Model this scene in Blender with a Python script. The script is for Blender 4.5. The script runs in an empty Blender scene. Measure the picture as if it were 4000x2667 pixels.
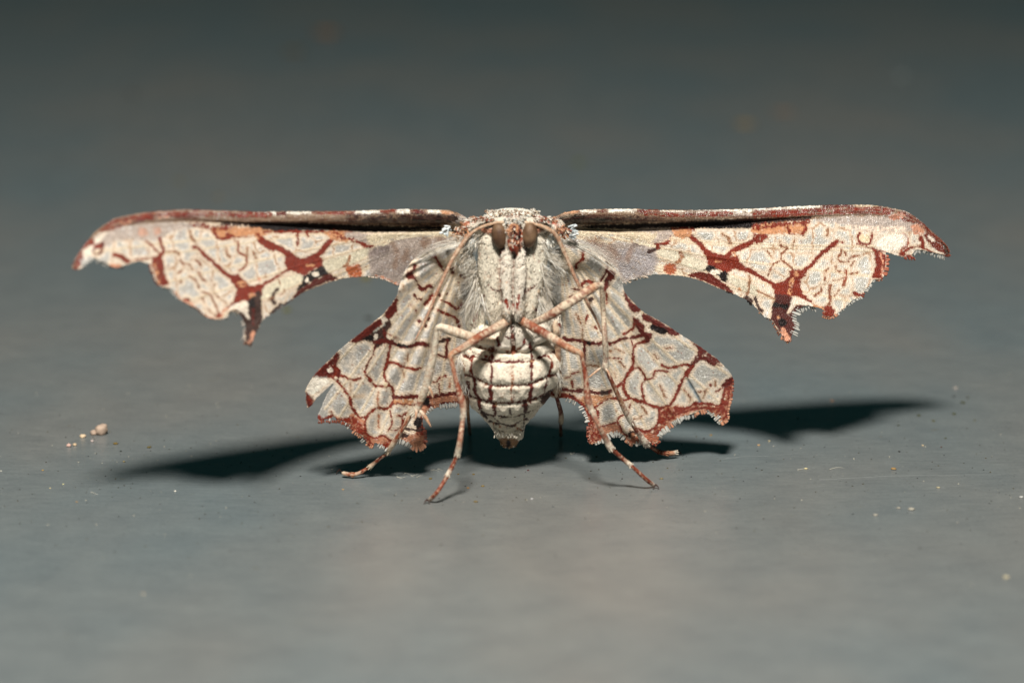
import bpy, math, random
import numpy as np
from mathutils import Vector

random.seed(7)
rng = np.random.default_rng(11)
scene = bpy.context.scene
COL = scene.collection

# ------------------------------------------------------------------ camera
W0, H0 = 4000.0, 2667.0                 # pixel size of the photograph: drawings below are in its pixels
FPX = W0 * 100.0 / 36.0
PITCH = math.radians(13.0)
SC = 342.0                              # photograph pixels per scene unit at the moth


def ray(px, py):
    x = (px - W0 / 2) / FPX
    z = -(py - H0 / 2) / FPX
    cy, sy = math.cos(-PITCH), math.sin(-PITCH)
    return np.stack([x + 0 * z, cy * 1.0 - sy * z + 0 * x, sy * 1.0 + cy * z + 0 * x], -1)


_d0 = ray(np.array(2000.0), np.array(1777.0))
CAM = -_d0 / np.linalg.norm(_d0) * 32.5


def at(px, py, Y):
    """world point that lies at depth Y on the line of sight through a drawing point"""
    px = np.asarray(px, float); py = np.asarray(py, float); Y = np.asarray(Y, float)
    d = ray(px, py)
    t = (Y - CAM[1]) / d[..., 1]
    return CAM + d * t[..., None]


def on_ground(px, py, z=0.0):
    d = ray(np.asarray(px, float), np.asarray(py, float))
    t = (z - CAM[2]) / d[..., 2]
    return CAM + d * t[..., None]


def proj(P):
    v = P - CAM
    c, s = math.cos(PITCH), math.sin(PITCH)
    f = v[:, 1] * c - v[:, 2] * s
    u = v[:, 1] * s + v[:, 2] * c
    return W0 / 2 + FPX * v[:, 0] / f, H0 / 2 - FPX * u / f


cam_d = bpy.data.cameras.new('camera')
cam_d.lens = 100; cam_d.sensor_width = 36
cam_d.clip_start = 0.5; cam_d.clip_end = 900
cam_d.dof.use_dof = True
FOCUS = at(2000, 1500, -0.45)
fwd = np.array([0, math.cos(PITCH), -math.sin(PITCH)])
cam_d.dof.focus_distance = float(np.dot(FOCUS - CAM, fwd))
cam_d.dof.aperture_fstop = 0.2
cam_o = bpy.data.objects.new('camera', cam_d)
cam_o.location = CAM
cam_o.rotation_euler = (math.radians(90) - PITCH, 0, 0)
COL.objects.link(cam_o)
scene.camera = cam_o

# ------------------------------------------------------------------ world and flash
world = bpy.data.worlds.new('World'); scene.world = world; world.use_nodes = True
bg = world.node_tree.nodes['Background']
bg.inputs[0].default_value = (0.13, 0.43, 0.43, 1)
bg.inputs[1].default_value = 0.064
scene.view_settings.view_transform = 'Standard'
scene.view_settings.look = 'None'
scene.view_settings.exposure = 0.0
scene.view_settings.gamma = 1.0

ELEV = math.radians(54)
tgt = Vector((0, -0.6, 1.4))
ld = bpy.data.lights.new('flash_lamp', 'AREA')
ld.shape = 'DISK'; ld.size = 10
ld.energy = 64500
ld.color = (1.0, 0.952, 0.885)
lo = bpy.data.objects.new('flash_lamp', ld)
lo.location = tgt + Vector((-1.6, -60 * math.cos(ELEV), 60 * math.sin(ELEV)))
lo.rotation_euler = (tgt - lo.location).to_track_quat('-Z', 'Y').to_euler()
COL.objects.link(lo)


# ------------------------------------------------------------------ small tools
def lin(r, g, b):
    o = []
    for v in (r, g, b):
        v /= 255.0
        o.append(v / 12.92 if v <= 0.04045 else ((v + 0.055) / 1.055) ** 2.4)
    return np.array(o)


def sstep(a, b, x):
    t = np.clip((x - a) / (b - a), 0, 1)
    return t * t * (3 - 2 * t)


def hash2(i, j, k=0):
    i = np.asarray(i).astype(np.int64); j = np.asarray(j).astype(np.int64)
    h = (i * 374761393 + j * 668265263 + k * 1274126177) & 0xffffffff
    h = ((h ^ (h >> 13)) * 1274126177) & 0xffffffff
    h = h ^ (h >> 16)
    return (h & 0xffffff) / float(0xffffff)


def vnoise(x, y, k=0):
    xi = np.floor(x); yi = np.floor(y)
    fx = x - xi; fy = y - yi
    fx = fx * fx * (3 - 2 * fx); fy = fy * fy * (3 - 2 * fy)
    a = hash2(xi, yi, k); b = hash2(xi + 1, yi, k); c = hash2(xi, yi + 1, k); d = hash2(xi + 1, yi + 1, k)
    return (a * (1 - fx) + b * fx) * (1 - fy) + (c * (1 - fx) + d * fx) * fy


def fbm(x, y, k=0):
    return (vnoise(x, y, k) * 0.55 + vnoise(x * 2.1, y * 2.1, k + 1) * 0.3 + vnoise(x * 4.3, y * 4.3, k + 2) * 0.15)


# drawing frames: (x0, y0, scale)
FR = {'A': (250, 750, 2.4125), 'B': (1000, 750, 2.4125), 'C': (2150, 750, 2.4125), 'D': (2950, 750, 2.4125),
      'E': (1150, 900, 2.7514), 'F': (1150, 1300, 2.7514), 'G': (2150, 900, 2.7513), 'H': (2150, 1300, 2.7513),
      'I': (1700, 780, 3.1367), 'J': (1700, 1180, 2.6133), 'K': (1250, 1600, 1.568), 'S': (0, 0, 1.0)}


def PT(frame, text):
    x0, y0, s = FR[frame]
    pts = [tuple(float(v) for v in p.split(',')) for p in text.split()]
    return np.array([(x / s + x0, y / s + y0) for x, y in pts])


def spline(P, closed=False, n=4):
    P = np.asarray(P, float)
    if len(P) < 3:
        return P
    out = []
    m = len(P)
    rngi = range(m) if closed else range(m - 1)
    for i in rngi:
        if closed:
            p0, p1, p2, p3 = P[(i - 1) % m], P[i], P[(i + 1) % m], P[(i + 2) % m]
        else:
            p0 = P[max(i - 1, 0)]; p1 = P[i]; p2 = P[i + 1]; p3 = P[min(i + 2, m - 1)]
        for q in range(n):
            t = q / n
            out.append(0.5 * ((2 * p1) + (-p0 + p2) * t + (2 * p0 - 5 * p1 + 4 * p2 - p3) * t * t + (-p0 + 3 * p1 - 3 * p2 + p3) * t ** 3))
    if not closed:
        out.append(P[-1])
    return np.array(out)


def seg_dist(x, y, P, closed=False):
    d = np.full(x.shape, 1e9)
    m = len(P)
    for i in range(m if closed else m - 1):
        a = P[i]; b = P[(i + 1) % m]
        ab = b - a; L = ab @ ab + 1e-9
        t = np.clip(((x - a[0]) * ab[0] + (y - a[1]) * ab[1]) / L, 0, 1)
        dd = (x - a[0] - t * ab[0]) ** 2 + (y - a[1] - t * ab[1]) ** 2
        np.minimum(d, dd, out=d)
    return np.sqrt(d)


def inside(x, y, P):
    r = np.zeros(x.shape, bool)
    m = len(P)
    for i in range(m):
        x1, y1 = P[i]; x2, y2 = P[(i + 1) % m]
        if y1 == y2:
            continue
        c = ((y1 > y) != (y2 > y)) & (x < (x2 - x1) * (y - y1) / (y2 - y1) + x1)
        r ^= c
    return r


# pigments
CREAM = lin(220, 206, 188); WHITE = lin(236, 230, 216); GREY = lin(180, 175, 167); RUST = lin(116, 39, 22)
DRED = lin(88, 28, 20); BLACK = lin(20, 11, 10); ORANGE = lin(188, 134, 96); TAN = lin(140, 98, 70); LILAC = lin(172, 157, 146)
YEL = lin(212, 192, 158); BROWN = lin(128, 102, 82); DBROWN = lin(60, 40, 34); PINK = lin(196, 138, 110)


class Paint:
    """pigment of one surface: a ground colour with painted lines and patches"""
    def __init__(s, base, cell=None):
        s.base = base; s.cell = cell; s.ops = []; s.rays = []; s.vor = None; s.dn = None

    def line(s, f, text, w, col, soft=2.5, mot=0.0, jag=2.2, net=True, a=1.0, groove=0.0):
        P = spline(PT(f, text)); sc = FR[f][2]
        s.ops.append(('l', P, w * 1.28 / sc / 2, col, soft, mot * 0.75, jag, net, a, groove)); return s

    def poly(s, f, text, col, soft=3.0, mot=0.0, jag=3.0, net=True, a=1.0):
        P = spline(PT(f, text), True, 3)
        s.ops.append(('p', P, 0, col, soft, mot, jag, net, a, 0)); return s

    def dot(s, f, x, y, r, col, soft=2.0, mot=0.0, jag=2.0, net=True, a=1.0, ry=None):
        sc = FR[f][2]; ry = ry or r
        th = np.linspace(0, 2 * math.pi, 13)[:-1]
        c = PT(f, '%f,%f' % (x, y))[0]
        P = np.stack([c[0] + np.cos(th) * r / sc, c[1] + np.sin(th) * ry / sc], -1)
        s.ops.append(('p', P, 0, col, soft, mot, jag, net, a, 0)); return s

    def run(s, x, y, seed=0):
        n = len(x)
        col = np.tile(s.base, (n, 1))
        col *= (0.93 + 0.14 * fbm(x / 40, y / 40, seed + 3))[:, None]
        n1 = vnoise(x / 4.5, y / 4.5, seed + 10) - 0.5
        n2 = vnoise(x / 13, y / 13, seed + 20) - 0.5
        mo = 0.6 * vnoise(x / 5, y / 5, seed + 30) + 0.4 * vnoise(x / 11, y / 11, seed + 31)
        dn = np.full(n, 60.0)
        h = np.zeros(n)
        alph = []
        for (k, P, w, c, soft, mot, jag, net, a, gr) in s.ops:
            mg = 62 + w
            lo = P.min(0) - mg; hi = P.max(0) + mg
            idx = np.nonzero((x > lo[0]) & (x < hi[0]) & (y > lo[1]) & (y < hi[1]))[0]
            if not len(idx):
                alph.append(None); continue
            xs = x[idx]; ys = y[idx]
            if k == 'l':
                d = seg_dist(xs, ys, P) - w
            else:
                d = seg_dist(xs, ys, P, True)
                d = np.where(inside(xs, ys, P), -d, d)
            if net:
                dn[idx] = np.minimum(dn[idx], d)
            if gr:
                h[idx] -= gr * sstep(9, -2, d)
            dj = d + (n1[idx] + 1.3 * n2[idx]) * 2 * jag
            al = sstep(soft, -soft, dj) * a
            if mot:
                al = al * sstep(mot - 0.16, mot + 0.12, mo[idx])
            alph.append((idx, al, c))
        cell = np.zeros(n)
        vor = None
        if s.cell is not None and s.vor:
            # fine secondary net: jittered cells laid out along the veins
            g0 = s.vor[0]; R_ = np.hypot(x - s.vor[2][0], y - s.vor[2][1]); T_ = np.arctan2(y - s.vor[2][1], x - s.vor[2][0])
            Ra = 700.0; uu = R_ / g0 + n2 * 0.12; vv = T_ * Ra / g0 + n1 * 0.05
            f1 = np.full(n, 9.0); f2 = np.full(n, 9.0); ui = np.floor(uu); vi = np.floor(vv)
            for a_ in (-1, 0, 1):
                for b_ in (-1, 0, 1):
                    dx = ui + a_ + 0.2 + 0.6 * hash2(ui + a_, vi + b_, seed + 1) - uu; dy = vi + b_ + 0.2 + 0.6 * hash2(ui + a_, vi + b_, seed + 2) - vv
                    dd_ = np.sqrt(dx * dx + dy * dy); f2 = np.minimum(f2, np.maximum(f1, dd_)); f1 = np.minimum(f1, dd_)
            ev = (f2 - f1) * 0.5 * g0
            vor = sstep(4.2, 1.6, ev + n1 * 3) * s.vor[1] * sstep(6, 16, dn) * sstep(.30, .46, vnoise(x / 38, y / 38, seed + 61))
            dn = np.minimum(dn, np.where(dn > 8, ev * 1.7, dn))
        s.dn = dn
        if s.cell is not None:
            dr = np.full(n, 99.0)
            for P, w in s.rays:
                dr = np.minimum(dr, seg_dist(x, y, P) - w)
            cell = sstep(9, 20, dn + n2 * 9) * sstep(-1, 7, dr + n2 * 5) * sstep(0.22, 0.55, fbm(x / 55, y / 55, seed + 50) + 0.12)
            col = col * (1 - cell[:, None]) + s.cell * cell[:, None]
            yl = sstep(5, -2, dr) * 0.55
            col = col * (1 - yl[:, None]) + YEL * yl[:, None]
            # warm halo beside the rust net
            if vor is not None:
                col = col * (1 - vor[:, None]) + lin(140, 92, 66) * vor[:, None]
            fl = (hash2(np.floor(x / 6.5), np.floor(y / 5.5), seed + 77) > 0.965) * sstep(.42, .62, vnoise(x / 45, y / 45, seed + 62)) * 0.6
            col = col * (1 - fl[:, None]) + lin(140, 84, 58) * fl[:, None]
            ha = sstep(11, 1, dn + n1 * 4) * 0.45
            col = col * (1 - ha[:, None]) + lin(198, 164, 128) * ha[:, None]
        for e in alph:
            if e is None:
                continue
            idx, al, c = e
            cc = c * (0.8 + 0.5 * mo[idx])[:, None]
            col[idx] = col[idx] * (1 - al[:, None]) + cc * al[:, None]
        return col, cell, h


# ------------------------------------------------------------------ mesh building
def set_attr(me, cols, cell=None, st=None):
    n = len(me.vertices)
    a = me.color_attributes.new('pigment', 'FLOAT_COLOR', 'POINT')
    d = np.ones((n, 4), np.float32); d[:, :3] = np.clip(cols, 0.003, 0.9)
    if cell is not None:
        d[:, 3] = cell
    a.data.foreach_set('color', d.ravel())
    if st is not None:
        v = me.attributes.new('scale_rows', 'FLOAT_VECTOR', 'POINT')
        q = np.zeros((n, 3), np.float32); q[:, :2] = st
        v.data.foreach_set('vector', q.ravel())


def make_mesh(name, V, F, mat, parent=None, cols=None, cell=None, st=None, smooth=True):
    me = bpy.data.meshes.new(name)
    me.from_pydata(np.asarray(V, float).tolist(), [], F if isinstance(F, list) else F.tolist())
    me.update()
    if smooth:
        me.polygons.foreach_set('use_smooth', [True] * len(me.polygons))
    if cols is not None:
        set_attr(me, np.asarray(cols), cell, st)
    me.materials.append(mat)
    o = bpy.data.objects.new(name, me)
    COL.objects.link(o)
    if parent is not None:
        o.parent = parent
        o.matrix_parent_inverse = parent.matrix_world.inverted()
    return o


class Acc:
    def __init__(s):
        s.V = []; s.F = []; s.C = []

    def add(s, V, F, C):
        b = len(s.V)
        s.V.extend([tuple(v) for v in V]); s.F.extend([tuple(i + b for i in f) for f in F])
        C = np.asarray(C)
        if C.ndim == 1:
            s.C.extend([tuple(C)] * len(V))
        else:
            s.C.extend([tuple(c) for c in C])

    def build(s, name, mat, parent, smooth=True):
        return make_mesh(name, s.V, s.F, mat, parent, cols=np.array(s.C), smooth=smooth)


def unit(v):
    v = np.asarray(v, float); return v / (np.linalg.norm(v) + 1e-12)


def paddle(acc, P, d, L, W, col, tip=None, nrm=(0, -1, 0.2), curl=0.0):
    d = unit(d); nrm = unit(nrm); s = unit(np.cross(d, nrm)); nn = np.cross(s, d)
    prof = [(0, 0.28), (0.4, 0.42), (0.75, 0.5), (0.93, 0.36), (1.0, 0.0)]
    V = []
    for t, w in prof[:-1]:
        for sg in (-1, 1):
            V.append(P + d * L * t + s * sg * W * w + nn * curl * t * t)
    V.append(P + d * L + nn * curl)
    for t, w in prof[:-1]:
        V.append(P + d * L * t + nn * (curl * t * t + W * 0.16))
    for t, w in prof[:-1]:
        V.append(P + d * L * t + nn * (curl * t * t - W * 0.16))
    F = []
    for i in range(3):
        a, b, c, e = 2 * i, 2 * i + 1, 2 * i + 2, 2 * i + 3
        m, m2 = 9 + i, 10 + i; k, k2 = 13 + i, 14 + i
        F += [(a, m, m2, c), (m, b, e, m2), (c, k2, k, a), (k2, e, b, k)]
    F += [(6, 12, 8), (12, 7, 8), (6, 8, 16), (16, 8, 7)]
    tip = col if tip is None else tip
    C = []
    for t, w in prof[:-1]:
        C += [col * (1 - t) + tip * t] * 2
    C.append(tip)
    for t, w in prof[:-1]:
        C.append(col * (1 - t) + tip * t)
    for t, w in prof[:-1]:
        C.append(col * (1 - t) + tip * t)
    acc.add(V, F, np.array(C))


def hair(acc, pts, r, col, n=3):
    pts = np.asarray(pts); m = len(pts)
    V = []; F = []
    for i in range(m):
        d = unit(pts[min(i + 1, m - 1)] - pts[max(i - 1, 0)])
        a = unit(np.cross(d, (0.3, 1, 0.1))); b = np.cross(d, a)
        rr = r * (1 - 0.85 * i / (m - 1))
        for k in range(n):
            th = 2 * math.pi * k / n
            V.append(pts[i] + (a * math.cos(th) + b * math.sin(th)) * rr)
    for i in range(m - 1):
        for k in range(n):
            F.append((i * n + k, i * n + (k + 1) % n, (i + 1) * n + (k + 1) % n, (i + 1) * n + k))
    acc.add(V, F, col)


# ------------------------------------------------------------------ materials
def scale_material(name, rough=0.5, bump=0.5, rows=True, spec=0.4, sheen=0.25, fine=220.0, sss=0.0):
    m = bpy.data.materials.new(name); m.use_nodes = True
    nt = m.node_tree; N = nt.nodes; L = nt.links
    b = N['Principled BSDF']
    at_ = N.new('ShaderNodeAttribute'); at_.attribute_name = 'pigment'
    tc = N.new('ShaderNodeTexCoord')
    nz = N.new('ShaderNodeTexNoise'); nz.inputs['Scale'].default_value = fine / 3; nz.inputs['Detail'].default_value = 3
    L.new(tc.outputs['Object'], nz.inputs['Vector'])
    mr = N.new('ShaderNodeMapRange'); mr.inputs[1].default_value = 0.3; mr.inputs[2].default_value = 0.7
    mr.inputs[3].default_value = 0.82; mr.inputs[4].default_value = 1.14
    L.new(nz.outputs['Fac'], mr.inputs[0])
    mx = N.new('ShaderNodeMix'); mx.data_type = 'RGBA'; mx.blend_type = 'MULTIPLY'; mx.inputs[0].default_value = 1
    L.new(at_.outputs['Color'], mx.inputs[6]); L.new(mr.outputs[0], mx.inputs[7])
    L.new(mx.outputs[2], b.inputs['Base Color'])
    b.inputs['Specular IOR Level'].default_value = spec
    b.inputs['Sheen Weight'].default_value = sheen
    b.inputs['Sheen Roughness'].default_value = 0.4
    bp = N.new('ShaderNodeBump'); bp.inputs['Strength'].default_value = bump; bp.inputs['Distance'].default_value = 0.012
    if rows:
        ar = N.new('ShaderNodeAttribute'); ar.attribute_name = 'scale_rows'
        sp = N.new('ShaderNodeSeparateXYZ'); L.new(ar.outputs['Vector'], sp.inputs[0])
        # little waviness so the scale rows are not ruled lines
        n2 = N.new('ShaderNodeTexNoise'); n2.inputs['Scale'].default_value = 26; L.new(tc.outputs['Object'], n2.inputs['Vector'])
        w2 = N.new('ShaderNodeMath'); w2.operation = 'MULTIPLY_ADD'; w2.inputs[1].default_value = 2.6
        L.new(n2.outputs['Fac'], w2.inputs[0]); L.new(sp.outputs[0], w2.inputs[2])
        fr = N.new('ShaderNodeMath'); fr.operation = 'PINGPONG'; fr.inputs[1].default_value = 0.5
        L.new(w2.outputs[0], fr.inputs[0])
        n3 = N.new('ShaderNodeTexNoise'); n3.inputs['Scale'].default_value = 1.0; n3.inputs['Detail'].default_value = 1
        L.new(ar.outputs['Vector'], n3.inputs['Vector'])
        ad = N.new('ShaderNodeMath'); ad.operation = 'MULTIPLY_ADD'; ad.inputs[1].default_value = 1.1
        L.new(n3.outputs['Fac'], ad.inputs[0]); L.new(fr.outputs[0], ad.inputs[2])
        L.new(ad.outputs[0], bp.inputs['Height'])
        rr = N.new('ShaderNodeMapRange'); rr.inputs[3].default_value = rough; rr.inputs[4].default_value = rough - 0.17
        L.new(at_.outputs['Alpha'], rr.inputs[0]); L.new(rr.outputs[0], b.inputs['Roughness'])
    else:
        n3 = N.new('ShaderNodeTexNoise'); n3.inputs['Scale'].default_value = fine * 0.6; n3.inputs['Detail'].default_value = 2
        L.new(tc.outputs['Object'], n3.inputs['Vector'])
        L.new(n3.outputs['Fac'], bp.inputs['Height'])
        b.inputs['Roughness'].default_value = rough
    L.new(bp.outputs[0], b.inputs['Normal'])
    if rows:
        sr = N.new('ShaderNodeMapRange'); sr.inputs[3].default_value = spec; sr.inputs[4].default_value = spec + 0.45
        L.new(at_.outputs['Alpha'], sr.inputs[0]); L.new(sr.outputs[0], b.inputs['Specular IOR Level'])
    return m


M_WING = scale_material('wing_scales', 0.52, 0.75, True, 0.28, 0.04)
M_BODY = scale_material('body_scales', 0.6, 0.45, False, 0.25, 0.05, 160)
M_LEG = scale_material('leg_scales', 0.55, 0.35, False, 0.3, 0.05, 200)
M_FUR = scale_material('fur', 0.4, 0.0, False, 0.5, 0.2, 60)
M_CRUMB = scale_material('crumb', 0.7, 0.3, False, 0.3, 0.0, 60)

me_ = bpy.data.materials.new('compound_eye'); me_.use_nodes = True
nt = me_.node_tree; b = nt.nodes['Principled BSDF']
tc = nt.nodes.new('ShaderNodeTexCoord'); nz = nt.nodes.new('ShaderNodeTexNoise'); nz.inputs['Scale'].default_value = 7
nt.links.new(tc.outputs['Object'], nz.inputs['Vector'])
cr = nt.nodes.new('ShaderNodeValToRGB'); cr.color_ramp.elements[0].position = 0.35; cr.color_ramp.elements[1].position = 0.7
cr.color_ramp.elements[0].color = (*lin(78, 54, 38), 1); cr.color_ramp.elements[1].color = (*lin(132, 104, 78), 1)
nt.links.new(nz.outputs['Fac'], cr.inputs[0]); nt.links.new(cr.outputs[0], b.inputs['Base Color'])
vo = nt.nodes.new('ShaderNodeTexVoronoi'); vo.inputs['Scale'].default_value = 90
nt.links.new(tc.outputs['Object'], vo.inputs['Vector'])
bp = nt.nodes.new('ShaderNodeBump'); bp.inputs['Strength'].default_value = 0.3; bp.inputs['Distance'].default_value = 0.01
nt.links.new(vo.outputs['Distance'], bp.inputs['Height']); nt.links.new(bp.outputs[0], b.inputs['Normal'])
b.inputs['Roughness'].default_value = 0.55; b.inputs['Specular IOR Level'].default_value = 0.35
M_EYE = me_

# painted sheet under the moth
mg = bpy.data.materials.new('grey_paint'); mg.use_nodes = True
nt = mg.node_tree; N = nt.nodes; L = nt.links; b = N['Principled BSDF']
tc = N.new('ShaderNodeTexCoord')


def gnoise(scale, detail, sx=1.0, sy=1.0, dist=0.0, rough=0.5):
    mp = N.new('ShaderNodeMapping'); mp.inputs['Scale'].default_value = (sx, sy, 1)
    L.new(tc.outputs['Object'], mp.inputs['Vector'])
    n = N.new('ShaderNodeTexNoise'); n.inputs['Scale'].default_value = scale; n.inputs['Detail'].default_value = detail
    n.inputs['Distortion'].default_value = dist; n.inputs['Roughness'].default_value = rough
    L.new(mp.outputs[0], n.inputs['Vector']); return n


def ramp(src, p0, c0, p1, c1):
    r = N.new('ShaderNodeValToRGB')
    r.color_ramp.elements[0].position = p0; r.color_ramp.elements[0].color = (*c0, 1)
    r.color_ramp.elements[1].position = p1; r.color_ramp.elements[1].color = (*c1, 1)
    L.new(src, r.inputs[0]); return r


def mixc(a, bb, fac, mode='MIX'):
    m = N.new('ShaderNodeMix'); m.data_type = 'RGBA'; m.blend_type = mode
    for sock, val in ((m.inputs[0], fac), (m.inputs[6], a), (m.inputs[7], bb)):
        if hasattr(val, 'is_linked'):
            L.new(val, sock)
        elif isinstance(val, (int, float)):
            sock.default_value = val
        else:
            sock.default_value = (*val, 1)
    return m.outputs[2]


n_big = gnoise(0.22, 3, 1, 0.55)
c_big = ramp(n_big.outputs['Fac'], 0.36, (0.154, 0.188, 0.199), 0.66, (0.200, 0.202, 0.194))
n_mid = gnoise(1.6, 4, 1, 1.4)
c_mid = ramp(n_mid.outputs['Fac'], 0.3, (0.92, 0.92, 0.92), 0.75, (1.08, 1.07, 1.05))
c1 = mixc(c_big.outputs[0], c_mid.outputs[0], 1.0, 'MULTIPLY')
n_st = gnoise(9, 6, 0.35, 3.0, 0.3, 0.7)
c_st = ramp(n_st.outputs['Fac'], 0.32, (0.80, 0.81, 0.82), 0.7, (1.14, 1.13, 1.12))
c2 = mixc(c1, c_st.outputs[0], 1.0, 'MULTIPLY')
# scattered stains in the paint
n_sp = gnoise(5.5, 2, 0.6, 1.0)
f_sp = ramp(n_sp.outputs['Fac'], 0.74, (0, 0, 0), 0.78, (0.5, 0.5, 0.5))
n_gr = gnoise(34, 3, 0.7, 2.0)
c_gr = ramp(n_gr.outputs['Fac'], 0.3, (0.84, 0.84, 0.84), 0.72, (1.12, 1.12, 1.12))
c2 = mixc(c2, c_gr.outputs[0], 1.0, 'MULTIPLY')
c3 = mixc(c2, (0.14, 0.115, 0.06), f_sp.outputs[0])
L.new(c3, b.inputs['Base Color'])
b.inputs['Roughness'].default_value = 0.28
b.inputs['Specular IOR Level'].default_value = 0.5
bpn = N.new('ShaderNodeBump'); bpn.inputs['Strength'].default_value = 0.22; bpn.inputs['Distance'].default_value = 0.02
n_b = gnoise(14, 6, 0.5, 2.2, 0.2, 0.65)
L.new(n_b.outputs['Fac'], bpn.inputs['Height']); L.new(bpn.outputs[0], b.inputs['Normal'])
M_GROUND = mg

# ------------------------------------------------------------------ ground
gx = 160
g = make_mesh('ground', [(-gx, -60, 0), (gx, -60, 0), (gx, 260, 0), (-gx, 260, 0)], [(0, 1, 2, 3)], M_GROUND, smooth=False)
g['kind'] = 'structure'

# ------------------------------------------------------------------ the moth
moth = bpy.data.objects.new('moth', None); COL.objects.link(moth)
moth.location = (0, -0.5, 0)
moth['label'] = 'large pale moth with rust-red net pattern, wings spread, standing upright on the grey painted surface'
moth['category'] = 'moth'
bpy.context.view_layer.update()


def Yp(x):
    return -0.6 + np.where(x < 2003, 0.31, 0.19) * (x - 2003) / SC


def ray_lines(root, ends, w):
    return [(spline(np.array([root, (np.array(root) * 0.55 + e * 0.45) + (e - root)[::-1] * np.array([-0.02, 0.02]), e]), n=5), w) for e in ends]


def wing(name, outline, paint, yfun, root, g_=2.3, jag=1.5, seed=0, edge=None):
    """one wing: a real thin sheet with folds, cut to its outline"""
    O = spline(outline, True, 4)
    # resample and roughen the outline
    pts = []
    m = len(O)
    for i in range(m):
        a, b2 = O[i], O[(i + 1) % m]
        k = max(1, int(np.linalg.norm(b2 - a) / 5))
        for q in range(k):
            pts.append(a + (b2 - a) * q / k)
    O = np.array(pts)
    O = O + (rng.random(O.shape) - 0.5) * 2 * jag
    x0, y0 = O.min(0) - 4; x1, y1 = O.max(0) + 4
    nx = int((x1 - x0) / g_) + 1; ny = int((y1 - y0) / g_) + 1
    gxx, gyy = np.meshgrid(x0 + np.arange(nx) * g_, y0 + np.arange(ny) * g_)
    cx = gxx[:-1, :-1] + g_ / 2; cy = gyy[:-1, :-1] + g_ / 2
    ins = inside(cx.ravel(), cy.ravel(), O).reshape(cx.shape)
    use = np.zeros(gxx.shape, int)
    use[:-1, :-1] += ins; use[1:, :-1] += ins; use[:-1, 1:] += ins; use[1:, 1:] += ins
    keep = use > 0
    idx = -np.ones(gxx.shape, int); idx[keep] = np.arange(keep.sum())
    X = gxx[keep].copy(); Yy = gyy[keep].copy()
    bd = use[keep] < 4
    # snap border vertices onto the outline
    bi = np.nonzero(bd)[0]
    A = O; B = np.roll(O, -1, 0)
    for c0 in range(0, len(bi), 2000):
        ii = bi[c0:c0 + 2000]
        px = X[ii][:, None]; py = Yy[ii][:, None]
        ab = B - A; LL = (ab ** 2).sum(1) + 1e-9
        t = np.clip(((px - A[:, 0]) * ab[:, 0] + (py - A[:, 1]) * ab[:, 1]) / LL, 0, 1)
        qx = A[:, 0] + t * ab[:, 0]; qy = A[:, 1] + t * ab[:, 1]
        d = (px - qx) ** 2 + (py - qy) ** 2
        j = d.argmin(1); r = np.arange(len(ii))
        near = d[r, j] < (1.6 * g_) ** 2
        X[ii] = np.where(near, qx[r, j], X[ii]); Yy[ii] = np.where(near, qy[r, j], Yy[ii])
    q = np.stack([idx[:-1, :-1][ins], idx[1:, :-1][ins], idx[1:, 1:][ins], idx[:-1, 1:][ins]], -1)
    # overlapping scales: pigment is looked up once per scale
    rx, ry = X - root[0], Yy - root[1]
    R = np.hypot(rx, ry); TH = np.arctan2(ry, rx)
    row = np.floor(R / 7.0 + (vnoise(X / 30, Yy / 30, seed) - 0.5) * 1.2)
    rr = np.maximum((row + 0.5) * 7.0, 20)
    cw = 6.0
    colu = np.floor(TH * rr / cw + 0.5 * (row % 2))
    rnd = hash2(row, colu, seed)
    qx = root[0] + np.cos((colu + 0.5 - 0.5 * (row % 2)) * cw / rr) * rr
    qy = root[1] + np.sin((colu + 0.5 - 0.5 * (row % 2)) * cw / rr) * rr
    qx = X * 0.35 + qx * 0.65; qy = Yy * 0.35 + qy * 0.65
    col, cell, h = paint.run(qx, qy, seed)
    col *= (0.86 + 0.26 * rnd)[:, None]
    gl = (rnd > 0.93) * (0.14 + 0.36 * cell)  # glints painted in: a few random scales whitened, more so in cells
    col = col + (0.78 - col) * (gl * (col[:, 0] > 0.25))[:, None]
    rid = np.zeros(len(X))
    for P_, w_ in paint.rays:
        rid = np.maximum(rid, sstep(7, 0, seg_dist(X, Yy, P_)))
    Y = yfun(X, Yy) - h - 0.0045 * rid * sstep(150, 600, R) + 0.02 * (fbm(X / 60, Yy / 60, seed + 90) - 0.5)
    if edge is not None:
        # long narrow hairs-like scales streak the rolled front edge
        o_ = np.argsort(edge[:, 0]); tt = Yy - np.interp(X, edge[o_, 0], edge[o_, 1])
        hw = np.interp(np.abs(X - 2003), [200, 400, 800, 1150, 1500, 1750], [52, 57, 46, 46, 38, 20])
        m_ = sstep(hw + 4, hw - 8, tt)
        s1 = fbm(X / 34, tt / 2.6, seed + 70); s2 = fbm(X / 60 + 9, tt / 5.0, seed + 80)
        k1 = m_ * sstep(.52, .66, s1) * 0.55; k2 = m_ * sstep(.54, .68, s2) * 0.6
        col = col * (1 - k1[:, None]) + lin(186, 164, 140) * (0.4 + 0.6 * sstep(40, 0, tt))[:, None] * k1[:, None]
        col = col * (1 - k2[:, None]) + lin(84, 44, 34) * k2[:, None]
    fr = (R / 7.0) % 1.0
    V = at(X, Yy, Y + 0.0025 * (0.5 - rnd) + 0.0015 * fr)
    st = np.stack([R / 7.0, TH * R / cw], -1)
    # underside is a second sheet 0.012 behind, closed along the rim
    n = len(V)
    V2 = V + np.array([0, 0.012, 0])
    F = [tuple(f) for f in q.tolist()] + [tuple(reversed([i + n for i in f])) for f in q.tolist()]
    cnt = {}
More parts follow.
